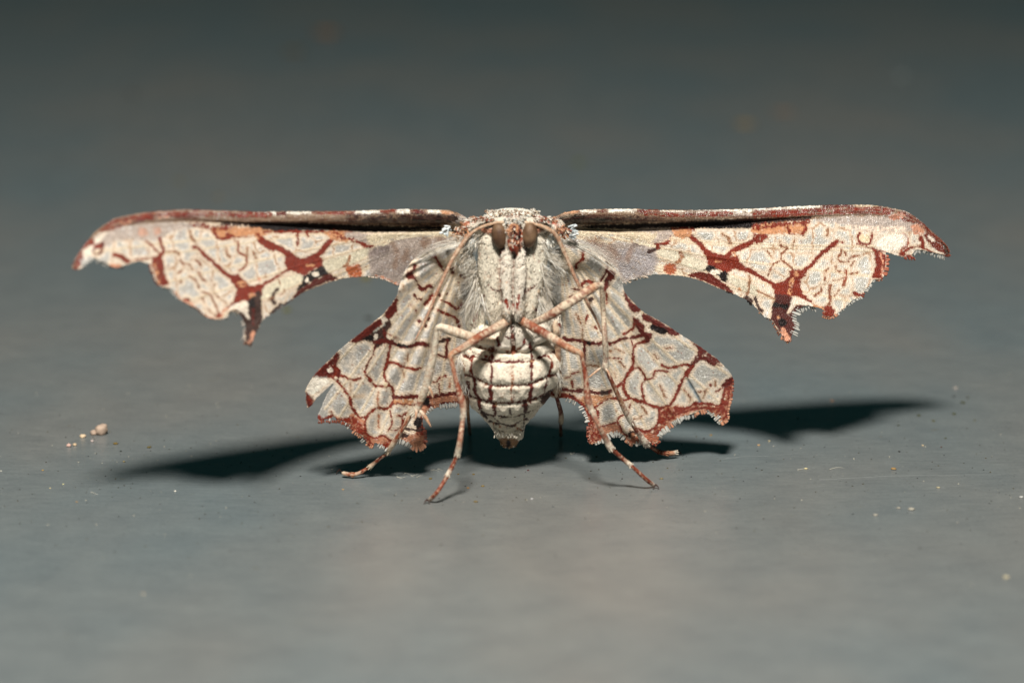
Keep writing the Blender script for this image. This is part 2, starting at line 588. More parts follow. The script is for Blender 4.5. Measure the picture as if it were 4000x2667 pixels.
    ed = np.concatenate([q[:, [0, 1]], q[:, [1, 2]], q[:, [2, 3]], q[:, [3, 0]]])
    key = np.sort(ed, 1); kk = key[:, 0] * (n + 1) + key[:, 1]
    u, inv, c = np.unique(kk, return_inverse=True, return_counts=True)
    for a, b2 in ed[c[inv] == 1].tolist():
        F.append((b2, a, a + n, b2 + n))
    o = make_mesh(name, np.concatenate([V, V2]), F, M_WING, moth, cols=np.concatenate([col, col]),
                  cell=np.concatenate([cell, cell]), st=np.concatenate([st, st]))
    return o, O


def fringe(acc, f, text, col, yfun, L=24, W=8, centre=None, gap=8.5, tip=None, lean=0.0, out=None):
    """club shaped edge scales standing out from a wing margin"""
    P = spline(PT(f, text)); s = 1.0 / SC
    for i in range(len(P) - 1):
        a, b2 = P[i], P[i + 1]
        Ln = np.linalg.norm(b2 - a); k = max(1, int(Ln / gap + 0.5))
        t_ = (b2 - a) / (Ln + 1e-9); nr = np.array([-t_[1], t_[0]])
        for q in range(k):
            p = a + (b2 - a) * (q + rng.random() * 0.7) / k
            nn = nr if out is None else np.array(out, float)
            if centre is not None and out is None and np.dot(p - np.array(centre), nn) < 0:
                nn = -nn
            nn = nn / np.linalg.norm(nn) + t_ * (lean + (rng.random() - 0.5) * 0.35)
            nn = nn / np.linalg.norm(nn)
            l = L * (0.55 + 0.55 * rng.random())
            p = p - nn * l * 0.35
            Y = float(yfun(np.array(p[0]), np.array(p[1])))
            P0 = at(p[0], p[1], Y + 0.004)
            P1 = at(p[0] + nn[0] * l, p[1] + nn[1] * l, Y + 0.004 + (rng.random() - 0.5) * 0.02)
            c = col * (0.85 + 0.3 * rng.random())
            paddle(acc, P0, P1 - P0, np.linalg.norm(P1 - P0), W * s * (0.8 + 0.4 * rng.random()), c, tip)


def pleat(x, y, root, n, amp, ph=0.0):
    th = np.arctan2(y - root[1], x - root[0]); r = np.hypot(x - root[0], y - root[1])
    t = (th * n / math.pi + ph + 0.35 * np.sin(th * 9 + ph * 7)) % 1.0
    tri = np.abs(t - 0.5) * 2
    return amp * (sstep(0, 1, tri) - 0.5) * sstep(60, 300, r)


# ============ left forewing
fwl = np.concatenate([
    PT('A', '80,722 88,670 120,600 200,490 300,375 400,300 500,245 620,222 800,190 1000,175 1140,165 1300,170 1500,178 1700,181'),
    PT('B', '0,187 300,185 560,184 750,180 950,177 1200,168 1400,163 1600,165 1800,172 1870,186 1935,215'),
    PT('S', '1840,870 1838,930 1790,1000 1700,1060 1600,1110 1565,1112'),
    PT('B', '1330,882 1280,850 1200,820 1130,797 1050,795 900,805 760,832 620,878 480,932 360,1000 230,1072 150,1142 60,1212 20,1300'),
    PT('A', '1800,1345 1780,1410 1740,1435 1705,1400 1700,1330 1712,1270 1685,1200 1640,1142 1560,1128 1540,1180 1480,1198 1430,1200 1350,1178 1260,1100 1150,1048 1080,1000 1010,915 940,900 890,872 850,800 822,740 812,682 770,672 720,652 640,665 580,690 510,712 440,698 380,660 340,655 290,622 250,640 200,690 150,725')])
YTL = np.concatenate([PT('A', '80,722 120,600 200,490 300,375 400,300 500,245 620,222 800,190 1140,165 1500,178'),
                      PT('B', '0,187 560,184 950,177 1400,163 1800,172 1935,215')])


def costa(x, y, YT, side):
    """rolled front edge and the gutter beneath it"""
    o = np.argsort(YT[:, 0]); yt = np.interp(x, YT[o, 0], YT[o, 1])
    t = y - yt
    u = np.abs(x - 2003)
    hw = np.interp(u, [200, 400, 800, 1150, 1500, 1750], [48, 54, 44, 42, 36, 20])
    amp = np.interp(u, [150, 300, 700, 1000, 1200, 1450, 1800], [0.08, 0.10, 0.078, 0.034, 0.012, 0.006, 0.0])
    roll = np.where((t > -5) & (t < hw), np.sqrt(np.clip(1 - ((t - hw * 0.42) / (hw * 0.62)) ** 2, 0, 1)), 0)
    gw = np.interp(u, [150, 400, 800, 1100, 1300, 1450], [18, 30, 34, 36, 22, 0.1])
    gut = sstep(hw - 4, hw + 4, t) * sstep(hw + gw + 14, hw + gw - 4, t)
    return -amp * roll + 0.9 * amp * gut, t


def Y_fwl(x, y):
    c, t = costa(x, y, YTL, -1)
    lean = 0.58 * sstep(300, 950, np.abs(x - 2003))
    r = np.abs(x - 2003)
    return Yp(x) - 0.17 * sstep(300, 1500, r) * r / SC + 0.16 + c - lean * t / SC + pleat(x, y, (1850, 850), 17, 0.03, 0.2) * sstep(70, 120, t) * sstep(350, 900, r) + 0.10 * sstep(1350, 1750, r) * -1


p = Paint(CREAM, GREY)
p.rays = ray_lines(np.array([1840., 880.]), np.concatenate([PT('A', '300,560 920,590 960,850 1150,1030 1460,1180 1740,1300'), PT('B', '150,1130 420,930')]), 3.2)
p.poly('A', '60,720 300,360 620,215 1140,160 1930,180 1930,300 1400,290 1100,285 800,305 560,330 400,400 260,470', BROWN, mot=0.0, jag=2, net=False)
p.poly('B', '0,180 700,180 1400,160 1800,165 1935,215 1700,335 1300,320 900,310 560,290 0,280', BROWN, jag=2, net=False)
p.poly('B', '900,190 1400,175 1880,190 1700,320 1300,300 900,290', DBROWN, mot=0.42, net=False)
for tt, cc in (('100,690 200,520 260,450 180,600', RUST), ('270,450 330,380 450,370 380,460 260,500', CREAM), ('330,370 440,300 520,290 560,330 440,370', RUST), ('490,260 640,230 660,290 560,320', PINK), ('640,225 830,192 900,240 760,270 640,285', DRED), ('830,190 960,180 1000,230 900,250', PINK), ('960,180 1150,168 1300,180 1330,230 1150,250 980,220', DRED), ('1180,172 1300,176 1290,195 1200,195', CREAM), ('1330,178 1560,180 1540,205 1360,200', CREAM), ('1560,185 1770,190 1780,240 1600,240', DRED), ('1780,185 1930,188 1930,210 1800,210', CREAM)):
    p.poly('A', tt, cc, mot=0.25, net=False)
p.line('B', '0,196 190,200', 22, WHITE, net=False, mot=.2).line('B', '205,200 280,205', 28, DRED, net=False).line('B', '300,196 540,194', 20, WHITE, net=False, mot=.25)
p.line('B', '550,195 940,196', 26, RUST, net=False, mot=.2).line('B', '945,195 1180,190', 26, WHITE, net=False, mot=.3).line('B', '1190,182 1330,180', 26, RUST, net=False).line('B', '1340,180 1450,180', 28, WHITE, net=False)
p.line('B', '1460,182 1620,185', 26, DRED, net=False).line('B', '1630,182 1740,184', 28, WHITE, net=False).line('B', '1750,186 1850,200', 22, ORANGE, net=False, mot=.3)
p.poly('B', '1480,230 1560,215 1580,290 1500,290', BLACK, net=False).poly('B', '1700,220 1760,215 1740,290 1690,280', BLACK, net=False).poly('B', '1800,225 1880,220 1910,260 1820,290', BLACK, net=False)
p.line('A', '430,300 640,245 850,215 1140,195 1500,205 1930,215', 44, RUST, mot=.48, net=False)
p.poly('A', '75,722 120,590 200,480 270,440 300,470 250,540 170,640 130,730', RUST, mot=.28, net=False).poly('A', '180,560 260,500 300,520 210,640', CREAM, mot=.2, net=False).poly('A', '290,500 360,470 380,520 300,540', RUST, mot=.1, net=False)
p.poly('A', '1490,285 1930,290 1930,345 1700,325 1500,320', DBROWN, mot=0.3)
p.poly('B', '0,285 600,295 900,312 1300,322 1680,325 1760,345 1500,358 1100,380 850,372 500,366 0,368', BLACK, jag=1.5)  # gutter's shadow painted black over its own dark pigment
p.poly('A', '380,400 560,330 800,300 1100,290 1320,300 1180,345 1000,380 930,430 820,462 650,445 470,470 360,520', LILAC, soft=6, net=False)
p.poly('A', '700,340 760,340 790,400 720,420', PINK, soft=6, net=False, a=.6).poly('A', '850,330 900,330 920,380 860,400', PINK, soft=6, net=False, a=.6)
p.poly('A', '1400,330 1930,350 1930,395 1840,415 1700,415 1500,450 1440,430', ORANGE, soft=5)
p.line('A', '1200,300 1320,320 1420,345 1560,330', 36, RUST, mot=.52)
p.line('A', '580,660 700,637 830,622 910,592', 10, RUST).line('A', '480,590 530,610 590,650', 34, RUST).line('A', '440,690 520,700', 26, PINK, mot=.2)
p.line('A', '780,462 860,540 920,590', 16, RUST).line('A', '905,435 920,500 945,555 915,595', 24, RUST).line('A', '360,480 350,560 290,590 280,560', 16, DRED, mot=.3)
p.line('A', '950,562 1060,562 1090,595', 9, TAN).line('A', '1190,370 1200,430 1250,490', 16, TAN, mot=.2)
p.line('A', '1215,520 1270,532 1340,610 1450,705 1560,800 1640,880', 28, RUST).line('A', '1450,705 1560,800 1650,890', 36, RUST)
p.poly('A', '835,615 920,600 945,760 985,860 960,880 900,870 850,760 825,680', RUST, mot=.12).poly('A', '845,690 870,690 910,830 880,860', ORANGE, mot=.5, net=False)
p.poly('A', '790,730 830,735 840,765 800,765', DRED)
p.poly('A', '1540,790 1640,775 1700,830 1760,885 1880,885 1875,960 1850,1050 1760,1030 1680,1030 1560,1095 1530,1095 1600,1020 1625,930 1600,860', RUST)
p.dot('A', 1675, 865, 40, ORANGE, mot=.4, ry=30, net=False).dot('A', 1775, 972, 36, ORANGE, mot=.2, ry=28, net=False)
p.poly('A', '1740,1020 1855,965 1860,1200 1830,1330 1770,1440 1720,1440 1700,1300 1640,1130 1560,1128 1700,1060', DBROWN).poly('A', '1745,1030 1850,985 1850,1060 1760,1090', BLACK)
p.line('A', '1780,1330 1750,1420', 30, PINK, mot=.45, net=False).line('A', '1800,1120 1790,1240', 40, DRED, mot=.45, net=False)
p.poly('A', '1560,1100 1620,1050 1722,1037 1735,1120 1745,1200 1715,1180 1640,1100', CREAM, net=False)
p.line('A', '1650,740 1715,695 1720,610 1645,560 1640,480 1600,450', 15, lin(132, 66, 44)).line('A', '1530,520 1540,590 1570,620', 12, TAN).line('A', '1730,520 1722,600', 13, TAN).line('A', '1780,560 1810,630', 14, TAN)
p.line('A', '1410,375 1450,430 1500,440 1590,418', 22, RUST, mot=.15).line('A', '1540,400 1580,410', 22, RUST, mot=.2).line('A', '1460,448 1650,430 1850,412', 7, RUST)
p.line('A', '1850,440 1900,485 1970,530', 50, RUST, mot=.3)
for s_ in ('1100,640 1130,690 1110,740 1060,770', '1130,680 1180,680 1210,730', '1190,790 1255,850 1270,905', '1270,750 1310,820 1360,870', '1425,870 1410,920 1450,990 1530,1050', '1240,640 1290,690', '1300,940 1390,980 1430,1080 1460,1170', '1310,1000 1330,1060', '1350,1100 1440,1180'):
    p.line('A', s_, 11, lin(128, 78, 54), mot=.12)
p.dot('A', 1150, 1020, 28, RUST).dot('A', 1465, 1165, 26, RUST).dot('A', 1105, 840, 12, TAN)
p.line('A', '1540,1100 1500,1130 1480,1190', 18, PINK, mot=.3).line('A', '980,900 1080,990 1200,1060 1330,1160 1450,1195', 12, PINK, mot=.35, net=False)
p.line('B', '40,440 110,480 200,520 260,560 330,600 400,650 445,655', 42, RUST, mot=.1).line('B', '390,640 450,650 540,610 620,560 665,500 720,430 740,370', 38, RUST, mot=.1)
p.poly('B', '300,590 400,640 560,600 640,650 600,700 330,740 280,760', RUST)
p.line('B', '390,385 395,500', 18, RUST, mot=.35).line('B', '470,380 490,420', 14, RUST, mot=.4).line('B', '60,378 300,374 600,374 900,380', 16, RUST)
p.poly('B', '650,372 880,375 860,470 740,450 700,440', ORANGE, soft=5).poly('B', '690,380 870,375 860,440 760,430', RUST, mot=.55, net=False).poly('B', '0,345 60,350 60,420 0,440', ORANGE, mot=.2).line('B', '0,390 50,430', 20, RUST, mot=.3)
p.poly('B', '850,375 1060,395 1200,440 1060,490 930,450 850,420', LILAC, soft=5, mot=.2).line('B', '880,440 1040,500 1090,500', 22, RUST, mot=.45)
p.line('B', '1040,520 1100,510', 26, RUST, mot=.2).line('B', '1180,468 1230,480', 12, RUST)
p.poly('B', '0,880 100,840 220,770 320,690 340,640 440,680 600,612 650,680 660,735 560,725 440,800 330,745 200,810 60,890 0,940', RUST)
p.dot('B', 510, 690, 42, ORANGE, ry=12, net=False, mot=.15).dot('B', 30, 820, 20, PINK, mot=.4, net=False)
p.poly('B', '440,800 560,725 640,700 690,770 620,800 560,830 500,860 400,940 390,900 430,860', BLACK)
p.dot('B', 568, 775, 38, CREAM, ry=24, net=False).dot('B', 482, 830, 16, CREAM, ry=22, net=False)
p.poly('B', '700,770 770,822 620,868 480,930 355,1003 390,940 470,880 600,805', lin(84, 32, 24), mot=.1)
p.poly('B', '640,650 850,590 1062,525 1055,600 900,680 700,752 660,735', lin(196, 186, 162), soft=4, jag=1).poly('B', '60,920 230,820 410,770 420,850 250,930 60,1010', lin(200, 190, 166), soft=4, jag=1)  # fold strips kept flat, their shade painted as a darker cream
p.line('B', '885,605 870,675 830,702', 20, TAN).poly('B', '905,690 985,690 1000,802 900,805 850,715', lin(168, 92, 56), mot=.15)
p.line('B', '205,825 240,890 270,935 230,970', 13, TAN).line('B', '210,910 150,1000 180,1055', 22, DBROWN, mot=.2).line('B', '150,1140 235,1068', 32, DBROWN, mot=.1).line('B', '110,1020 160,990', 10, TAN)
p.line('B', '20,900 30,960', 50, RUST).line('B', '22,960 20,1060 5,1250', 44, DBROWN)
p.poly('B', '1060,545 1240,495 1310,440 1600,430 1800,440 1860,520 1700,640 1500,800 1370,900 1230,832 1130,802 1080,782 1062,660', LILAC, soft=5, net=False)
p.poly('B', '1065,545 1240,495 1260,560 1080,610', DBROWN, soft=12, net=False, mot=.25, a=.8).dot('B', 1600, 460, 50, BROWN, soft=10, a=.6, net=False)
p.poly('B', '1090,540 1300,520 1500,620 1400,800 1250,820 1100,770', lin(134, 122, 118), soft=14, a=.6, mot=.4, net=False)
p.line('B', '1130,800 1230,830 1340,880', 30, PINK, mot=.4, net=False)
p.poly('B', '1060,400 1300,388 1700,362 1840,400 1600,408 1350,430 1200,480 1120,500 1060,480', lin(206, 190, 162), soft=5, net=False, mot=.1).line('B', '1200,495 1400,425 1650,400 1820,420', 12, lin(220, 206, 178), net=False)
for t_ in ('1280,480 1330,600 1300,700', '1560,440 1590,520', '1420,560 1400,640', '1720,440 1760,480'):
    p.line('B', t_, 44, lin(138, 112, 94), net=False, soft=9, mot=.35, a=.7)
p.vor = (78.0, .75, (1840., 880.))
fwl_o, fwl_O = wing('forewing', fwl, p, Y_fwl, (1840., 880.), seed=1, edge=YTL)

# ============ right forewing
fwr = np.concatenate([
    PT('S', '2160,850'), PT('C', '60,225 130,195 270,173 500,163 800,160 1000,168 1300,173 1600,166'),
    PT('D', '0,157 300,140 600,127 800,122 1080,124 1250,145 1400,180 1500,230 1600,310 1700,400 1780,470 1815,540 1830,610 1805,612 1740,585 1620,560 1540,545 1480,590 1500,628 1420,618 1300,590 1232,566 1238,615 1232,700 1215,760 1200,820 1115,825 1090,870 1030,930 1010,985 940,1010 890,1050 820,1110 770,1150 700,1180 645,1165 640,1110 560,1085 480,1070 400,1115 355,1180 385,1260 350,1340 330,1405 285,1405 262,1370 200,1280 150,1200 100,1185 40,1130'),
    PT('C', '1900,1050 1850,1018 1720,955 1600,915 1500,870 1400,832 1300,803 1150,785 1000,778 900,795 800,820 700,858'),
    PT('S', '2410,1120 2350,1080 2270,1020 2190,960 2165,900')])
YTR = np.concatenate([PT('S', '2150,855'), PT('C', '130,195 270,173 500,163 1000,168 1600,166'), PT('D', '0,157 600,127 1080,124 1250,145 1400,180 1500,230 1600,310 1700,400 1780,470 1830,610')])


def Y_fwr(x, y):
    c, t = costa(x, y, YTR, 1)
    lean = 0.52 * sstep(300, 950, np.abs(x - 2003))
    return Yp(x) + 0.16 + 0.12 * sstep(400, 1500, x - 2003) + c - lean * t / SC + pleat(x, y, (2170, 860), 17, 0.03, 0.55) * sstep(70, 120, t) * sstep(350, 900, np.abs(x - 2003))


p = Paint(CREAM, lin(184, 180, 170))
p.rays = ray_lines(np.array([2170., 880.]), np.concatenate([PT('D', '1500,520 1140,560 1150,800 900,1030 690,1150 300,1350'), PT('C', '1900,1040 1600,900')]), 3.0)
p.poly('C', '30,235 130,190 500,158 1000,163 1930,153 1930,255 1700,255 1300,270 1000,290 700,300 400,310 100,300', BROWN, net=False, jag=2)
p.poly('D', '0,150 600,122 1080,120 1250,140 1400,180 1500,230 1600,310 1600,380 1350,300 1100,260 800,250 500,262 0,245', BROWN, net=False, jag=2)
p.poly('C', '480,215 900,230 1000,280 600,300 480,290', DBROWN, mot=.45, net=False).poly('C', '1200,190 1930,190 1930,225 1300,230', LILAC, mot=.35, net=False)
p.line('C', '130,200 260,180', 16, ORANGE, net=False).line('C', '300,180 440,172', 24, WHITE, net=False, mot=.15).line('C', '450,178 540,175', 20, DRED, net=False, mot=.2).line('C', '560,176 800,172', 26, WHITE, net=False, mot=.15)
p.line('C', '820,180 1020,185', 22, DRED, net=False, mot=.35).line('C', '1040,183 1300,188 1600,178 1900,172', 20, WHITE, net=False, mot=.35)
p.poly('C', '70,265 150,222 320,212 335,260 300,305 180,300', BLACK, net=False).poly('C', '330,225 440,230 430,300 330,290', DBROWN, net=False).poly('C', '440,222 560,230 540,270 470,300 430,300', BLACK, net=False)
p.line('D', '0,168 300,150 600,137', 18, WHITE, net=False, mot=.4).line('D', '640,140 900,134', 28, DRED, net=False, mot=.3).line('D', '960,134 1150,140', 18, YEL, net=False, mot=.3).line('D', '1120,150 1300,175', 28, DRED, net=False, mot=.25)
p.line('D', '0,200 400,190 800,190 1150,215', 40, lin(122, 82, 74), net=False, mot=.42).line('D', '500,225 900,215 1200,230', 26, lin(150, 128, 108), net=False, mot=.4)
p.line('C', '900,200 1300,215 1700,205', 34, RUST, mot=.5, net=False).line('D', '0,215 500,190 1000,170 1250,190', 50, RUST, mot=.46, net=False)
p.poly('C', '330,318 700,302 1000,290 1300,272 1700,256 1930,250 1930,340 1200,338 1000,350 750,356 350,340', BLACK, jag=1.5)  # black band: shadow under the rolled edge painted onto dark pigment
p.poly('D', '0,246 350,250 520,232 500,262 330,275 0,312', DBROWN, jag=2)
p.poly('D', '560,265 800,235 1250,232 1400,270 1560,300 1610,350 1600,400 1500,375 1350,370 1100,372 960,350 800,300', LILAC, soft=5, net=False)
p.line('D', '880,330 1150,345 1400,345', 34, lin(222, 200, 180), mot=.52, net=False)
p.poly('D', '1400,185 1500,230 1650,350 1790,490 1832,612 1740,560 1620,470 1600,420 1605,350 1500,290 1350,265 1320,200', lin(104, 40, 26), mot=.12, net=False)
p.poly('D', '1640,415 1680,430 1700,480 1650,455', CREAM, net=False).line('D', '1760,480 1815,600', 20, DBROWN, mot=.3, net=False).poly('D', '1480,310 1570,310 1605,370 1560,410 1500,390', PINK, net=False, mot=.15)
p.poly('D', '1265,225 1390,195 1400,250 1300,265', lin(176, 116, 92), mot=.2, net=False)
p.poly('C', '480,490 700,470 850,480 1010,560 985,740 900,795 760,825 690,860 600,700 400,600 150,520 200,450', LILAC, soft=5, net=False)
p.poly('C', '620,560 800,520 980,580 970,740 800,800 680,800', lin(142, 138, 142), soft=12, a=.7, mot=.35, net=False).dot('C', 810, 500, 46, DBROWN, soft=8, a=.7, ry=20, net=False).dot('C', 465, 438, 50, BROWN, soft=8, a=.6, ry=22, net=False)
p.line('C', '930,560 1020,540', 30, DBROWN, mot=.1).line('C', '990,500 1020,530', 28, RUST, mot=.2).line('C', '1000,490 1080,485 1130,430 1140,360', 24, RUST, mot=.45)
p.poly('C', '820,350 1150,345 1130,430 1000,480 880,440', LILAC, mot=.3, soft=5)
p.poly('C', '200,360 500,350 850,370 1000,400 950,480 850,470 600,410 300,400', lin(206, 188, 160), soft=5, net=False, mot=.15).line('C', '200,400 500,410 700,450 880,490 980,510', 14, lin(220, 206, 178), net=False)
for t_ in ('560,520 640,620', '350,450 480,500', '760,540 720,640'):
    p.line('C', t_, 44, lin(138, 112, 96), net=False, soft=9, mot=.35, a=.7)
p.line('C', '1310,395 1350,440 1420,500 1470,560 1560,600 1660,625', 36, RUST, mot=.08).line('C', '1150,350 1350,352', 22, RUST, mot=.3).poly('C', '1150,355 1310,360 1330,420 1200,430', ORANGE, mot=.25)
p.line('C', '1660,620 1730,545 1850,500 1940,440', 40, RUST, mot=.05).line('C', '1620,390 1680,440 1690,490', 18, TAN, mot=.25).line('C', '1940,360 1905,440', 20, RUST, mot=.2)
p.poly('C', '1460,560 1600,590 1690,612 1770,600 1775,660 1850,705 1940,745 1940,800 1800,740 1720,722 1670,765 1600,738 1500,700 1470,650', RUST)
p.dot('C', 1580, 655, 34, ORANGE, ry=10, net=False, mot=.15).dot('C', 1720, 590, 26, ORANGE, ry=30, net=False, mot=.5)
p.poly('C', '1415,732 1500,692 1600,740 1690,770 1650,850 1580,800 1500,760', BLACK).poly('C', '1590,780 1680,770 1650,860', BLACK).dot('C', 1552, 757, 50, CREAM, ry=26, net=False)
p.poly('C', '1308,772 1420,755 1510,765 1600,835 1680,890 1722,955 1600,912 1450,840 1310,800', lin(96, 34, 24), mot=.1)
p.poly('C', '1030,540 1220,565 1440,650 1470,700 1400,745 1180,660 1015,590', lin(196, 186, 164), soft=4, jag=1).poly('C', '1690,780 1860,850 1950,900 1930,980 1760,900 1680,830', lin(196, 186, 164), soft=4, jag=1)  # darker cream paints in the shade of folds that are not modelled
p.line('C', '1222,570 1240,620 1200,662', 28, TAN).poly('C', '1100,680 1190,690 1170,772 1065,752', lin(160, 86, 56), mot=.15)
p.line('C', '1872,790 1880,860 1850,960', 20, TAN).line('C', '1840,1000 1880,1030', 40, DBROWN, mot=.1).dot('C', 1780, 918, 18, ORANGE)
p.poly('D', '0,405 90,380 115,430 60,470 0,490', RUST, mot=.15).poly('D', '0,312 300,285 500,290 490,330 455,405 300,392 0,395', ORANGE, mot=.08).line('D', '310,335 330,385', 22, RUST, mot=.3).line('D', '440,300 475,330 445,395', 24, RUST, mot=.15).poly('D', '0,300 350,280 520,265 480,300 200,330 0,360', RUST, mot=.40, net=False)
p.line('D', '340,398 460,412', 8, RUST).line('D', '690,350 680,405', 18, TAN, mot=.2).line('D', '985,385 975,460 1055,500 1080,470 1100,390', 22, RUST, mot=.1).line('D', '960,490 1080,525 1160,545 1230,560', 9, RUST)
p.poly('D', '1000,400 1070,405 1060,480 1000,460', YEL, net=False)
p.line('D', '770,470 700,530 620,592 540,680 470,742 400,790', 32, RUST).line('D', '765,469 830,471', 9, RUST)
p.line('D', '240,470 245,515 300,525 250,590 240,640 170,680 120,780', 15, lin(128, 78, 54), mot=.12).line('D', '240,640 320,690 360,740', 15, lin(128, 78, 54)).line('D', '370,450 350,530', 10, TAN, mot=.3).line('D', '120,560 160,620', 12, TAN, mot=.3)
p.poly('D', '335,740 440,738 485,752 440,825 430,920 520,1010 545,1062 430,1000 350,980 310,1000 200,990 178,940 155,862 270,840 310,780', RUST)
p.dot('D', 390, 775, 30, ORANGE, mot=.35, net=False).line('D', '350,820 330,950', 30, ORANGE, mot=.5, net=False)
p.line('D', '-5,770 100,830 180,872', 22, RUST)
p.poly('D', '190,965 330,985 340,1020 300,1150 400,1060 480,1072 400,1118 352,1170 392,1260 340,1405 280,1405 200,1280 150,1195 172,1050', lin(74, 32, 26)).poly('D', '190,1040 300,1060 290,1100 180,1080', BLACK).dot('D', 260, 1230, 40, BLACK, mot=.2)
p.line('D', '260,1300 310,1390', 40, PINK, mot=.45, net=False).dot('D', 215, 1180, 14, ORANGE)
p.poly('D', '350,1000 440,1005 540,1062 470,1072 380,1058 312,1150 330,1060', CREAM, net=False)
p.line('D', '15,930 120,980 175,1005', 16, TAN).line('D', '0,1000 20,1060 60,1120', 22, DBROWN, mot=.25)
p.poly('D', '1110,540 1180,556 1232,620 1225,700 1195,790 1205,820 1108,805 1140,690 1125,610', RUST, mot=.06).line('D', '1180,580 1200,680 1190,780', 16, PINK, mot=.5, net=False)
for s_ in ('810,540 800,590 770,610 790,650 850,662 890,660 880,640 920,610 980,600', '690,720 660,760 660,830', '760,690 760,730 800,750', '850,790 780,830 740,832', '790,920 760,970 710,980', '620,870 620,930 560,980', '940,650 900,700', '960,760 900,770', '840,570 850,600'):
    p.line('D', s_, 12, lin(128, 78, 54), mot=.15)
p.line('D', '860,740 850,800 830,880', 22, lin(140, 72, 48), mot=.1).line('D', '710,880 700,960 702,1040 670,1085', 18, lin(128, 78, 54), mot=.08)
p.poly('D', '632,1090 700,1075 752,1130 720,1182 640,1172', RUST, mot=.1).line('D', '930,950 1020,985', 24, RUST, mot=.25, net=False).line('D', '560,1075 640,1100', 20, ORANGE, mot=.2)
p.line('D', '1400,400 1440,480 1385,530 1370,580', 24, lin(146, 84, 64), mot=.2).line('D', '1565,430 1585,520', 28, RUST).line('D', '1370,580 1440,535 1560,515 1700,590 1820,610', 14, RUST, mot=.1).line('D', '1380,590 1500,625', 30, RUST, mot=.25)
p.line('D', '1262,462 1240,510', 16, lin(176, 130, 90), mot=.2).dot('D', 1345, 425, 14, TAN)
p.poly('D', '1110,500 1200,420 1400,400 1420,480 1340,550 1230,555', WHITE, net=True, a=.75, soft=8)
p.vor = (78.0, .7, (2170., 880.))
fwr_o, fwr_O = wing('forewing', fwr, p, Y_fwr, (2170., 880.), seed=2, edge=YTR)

# ============ left hindwing
hwl = np.concatenate([
    PT('E', '1760,200 1700,185 1600,165 1500,192 1400,240 1300,300 1220,380 1178,460 1130,580 1108,680 1060,770 980,868 900,945 760,1060 600,1188 480,1290 380,1390 270,1490'),
    PT('F', '200,470 160,530 120,615 122,670 138,800 185,775 250,690 330,620 410,548 415,560 350,660 300,780 250,900 265,955 300,950 330,925 390,925 430,900 460,950 520,945 600,1000 650,1045 680,1085 740,1125 790,1200 840,1225 870,1180 900,1195 960,1230 1000,1250 1060,1200 1130,1150 1200,1170 1260,1215 1330,1240 1395,1200 1398,1110 1385,1020 1380,920 1430,850 1480,800 1560,775 1700,755 1830,760 1870,700'),
    PT('S', '1860,1450 1870,1300 1860,1100 1840,980')])
RL = np.array([1815., 955.])


def Y_hwl(x, y):
    b_ = Yp(x) - 0.10 + 0.04 * sstep(1050, 1700, y)
    b_ = b_ + 0.24 * sstep(1620, 1850, x)
    return b_ + pleat(x, y, RL, 17, 0.032, 0.1) - 0.06 * sstep(130, 0, seg_dist(x, y, PT('E', '1500,192 1220,380 1060,770 600,1188')))


p = Paint(CREAM, GREY)
p.rays = ray_lines(RL, PT('F', '300,480 330,820 470,920 700,880 900,1150 1150,1130 1340,1200 1560,790 1700,780'), 3.4)
p.poly('E', '1220,380 1300,300 1500,200 1600,170 1690,185 1600,205 1450,260 1320,330 1240,420', lin(226, 204, 180), net=False, mot=.15)
p.line('E', '1500,210 1508,262 1540,330 1575,392', 28, RUST).line('E', '1420,250 1510,290', 20, RUST, mot=.1)
p.poly('E', '1280,348 1312,378 1288,440 1330,540 1355,622 1320,600 1285,520 1222,532 1215,445 1270,420', DRED, mot=.05)
p.line('E', '1340,600 1380,640 1440,592 1478,602', 26, DRED, mot=.12).line('E', '1290,690 1320,732 1362,742', 24, DRED, mot=.15).line('E', '1480,700 1430,762 1395,790', 30, RUST, mot=.1)
p.line('E', '1250,800 1305,845 1312,880', 12, RUST).line('E', '1165,580 1175,640', 10, TAN, mot=.2)
p.poly('E', '1098,690 1112,760 1090,880 1010,960 968,930 985,860 1060,770', DRED, mot=.06).poly('E', '925,950 950,1010 860,1085 760,1160 690,1198 600,1190 700,1100 820,1010', DRED, mot=.1).poly('E', '930,935 985,945 1000,990 950,1015', CREAM)
p.poly('E', '1020,970 1042,1010 985,1130 1000,1190 940,1225 880,1265 850,1210 740,1172 800,1130 860,1085 960,1010', DBROWN, mot=.05).poly('E', '740,1165 800,1130 850,1140 840,1190', BLACK)
p.dot('E', 870, 1150, 22, CREAM, ry=40, net=False).line('E', '860,1085 960,1020', 16, lin(150, 150, 140), net=False, mot=.3)
p.line('E', '850,1205 940,1190 1060,1210 1150,1242 1220,1250 1320,1222 1445,1232', 34, DRED, jag=3).line('E', '1110,1225 1220,1250', 26, BLACK, mot=.4, net=False)
p.line('E', '985,1100 1080,1150 1100,1172', 12, RUST).line('E', '960,1060 975,1150', 24, DRED, mot=.2)
p.line('E', '870,1240 850,1320 800,1410 755,1510', 15, DRED).line('F', '755,410 770,450 830,520 870,560', 20, RUST)
p.line('E', '1040,1230 1010,1330 1000,1420 982,1500', 18, DRED).line('E', '1000,1412 1080,1418 1150,1450 1240,1480 1360,1482', 18, RUST, mot=.08).line('E', '1225,1320 1212,1400', 9, TAN, mot=.2)
p.line('E', '1550,1195 1665,1172', 26, DBROWN).line('E', '1640,1190 1640,1340', 22, DRED).line('E', '1550,1342 1700,1372', 24, DRED)
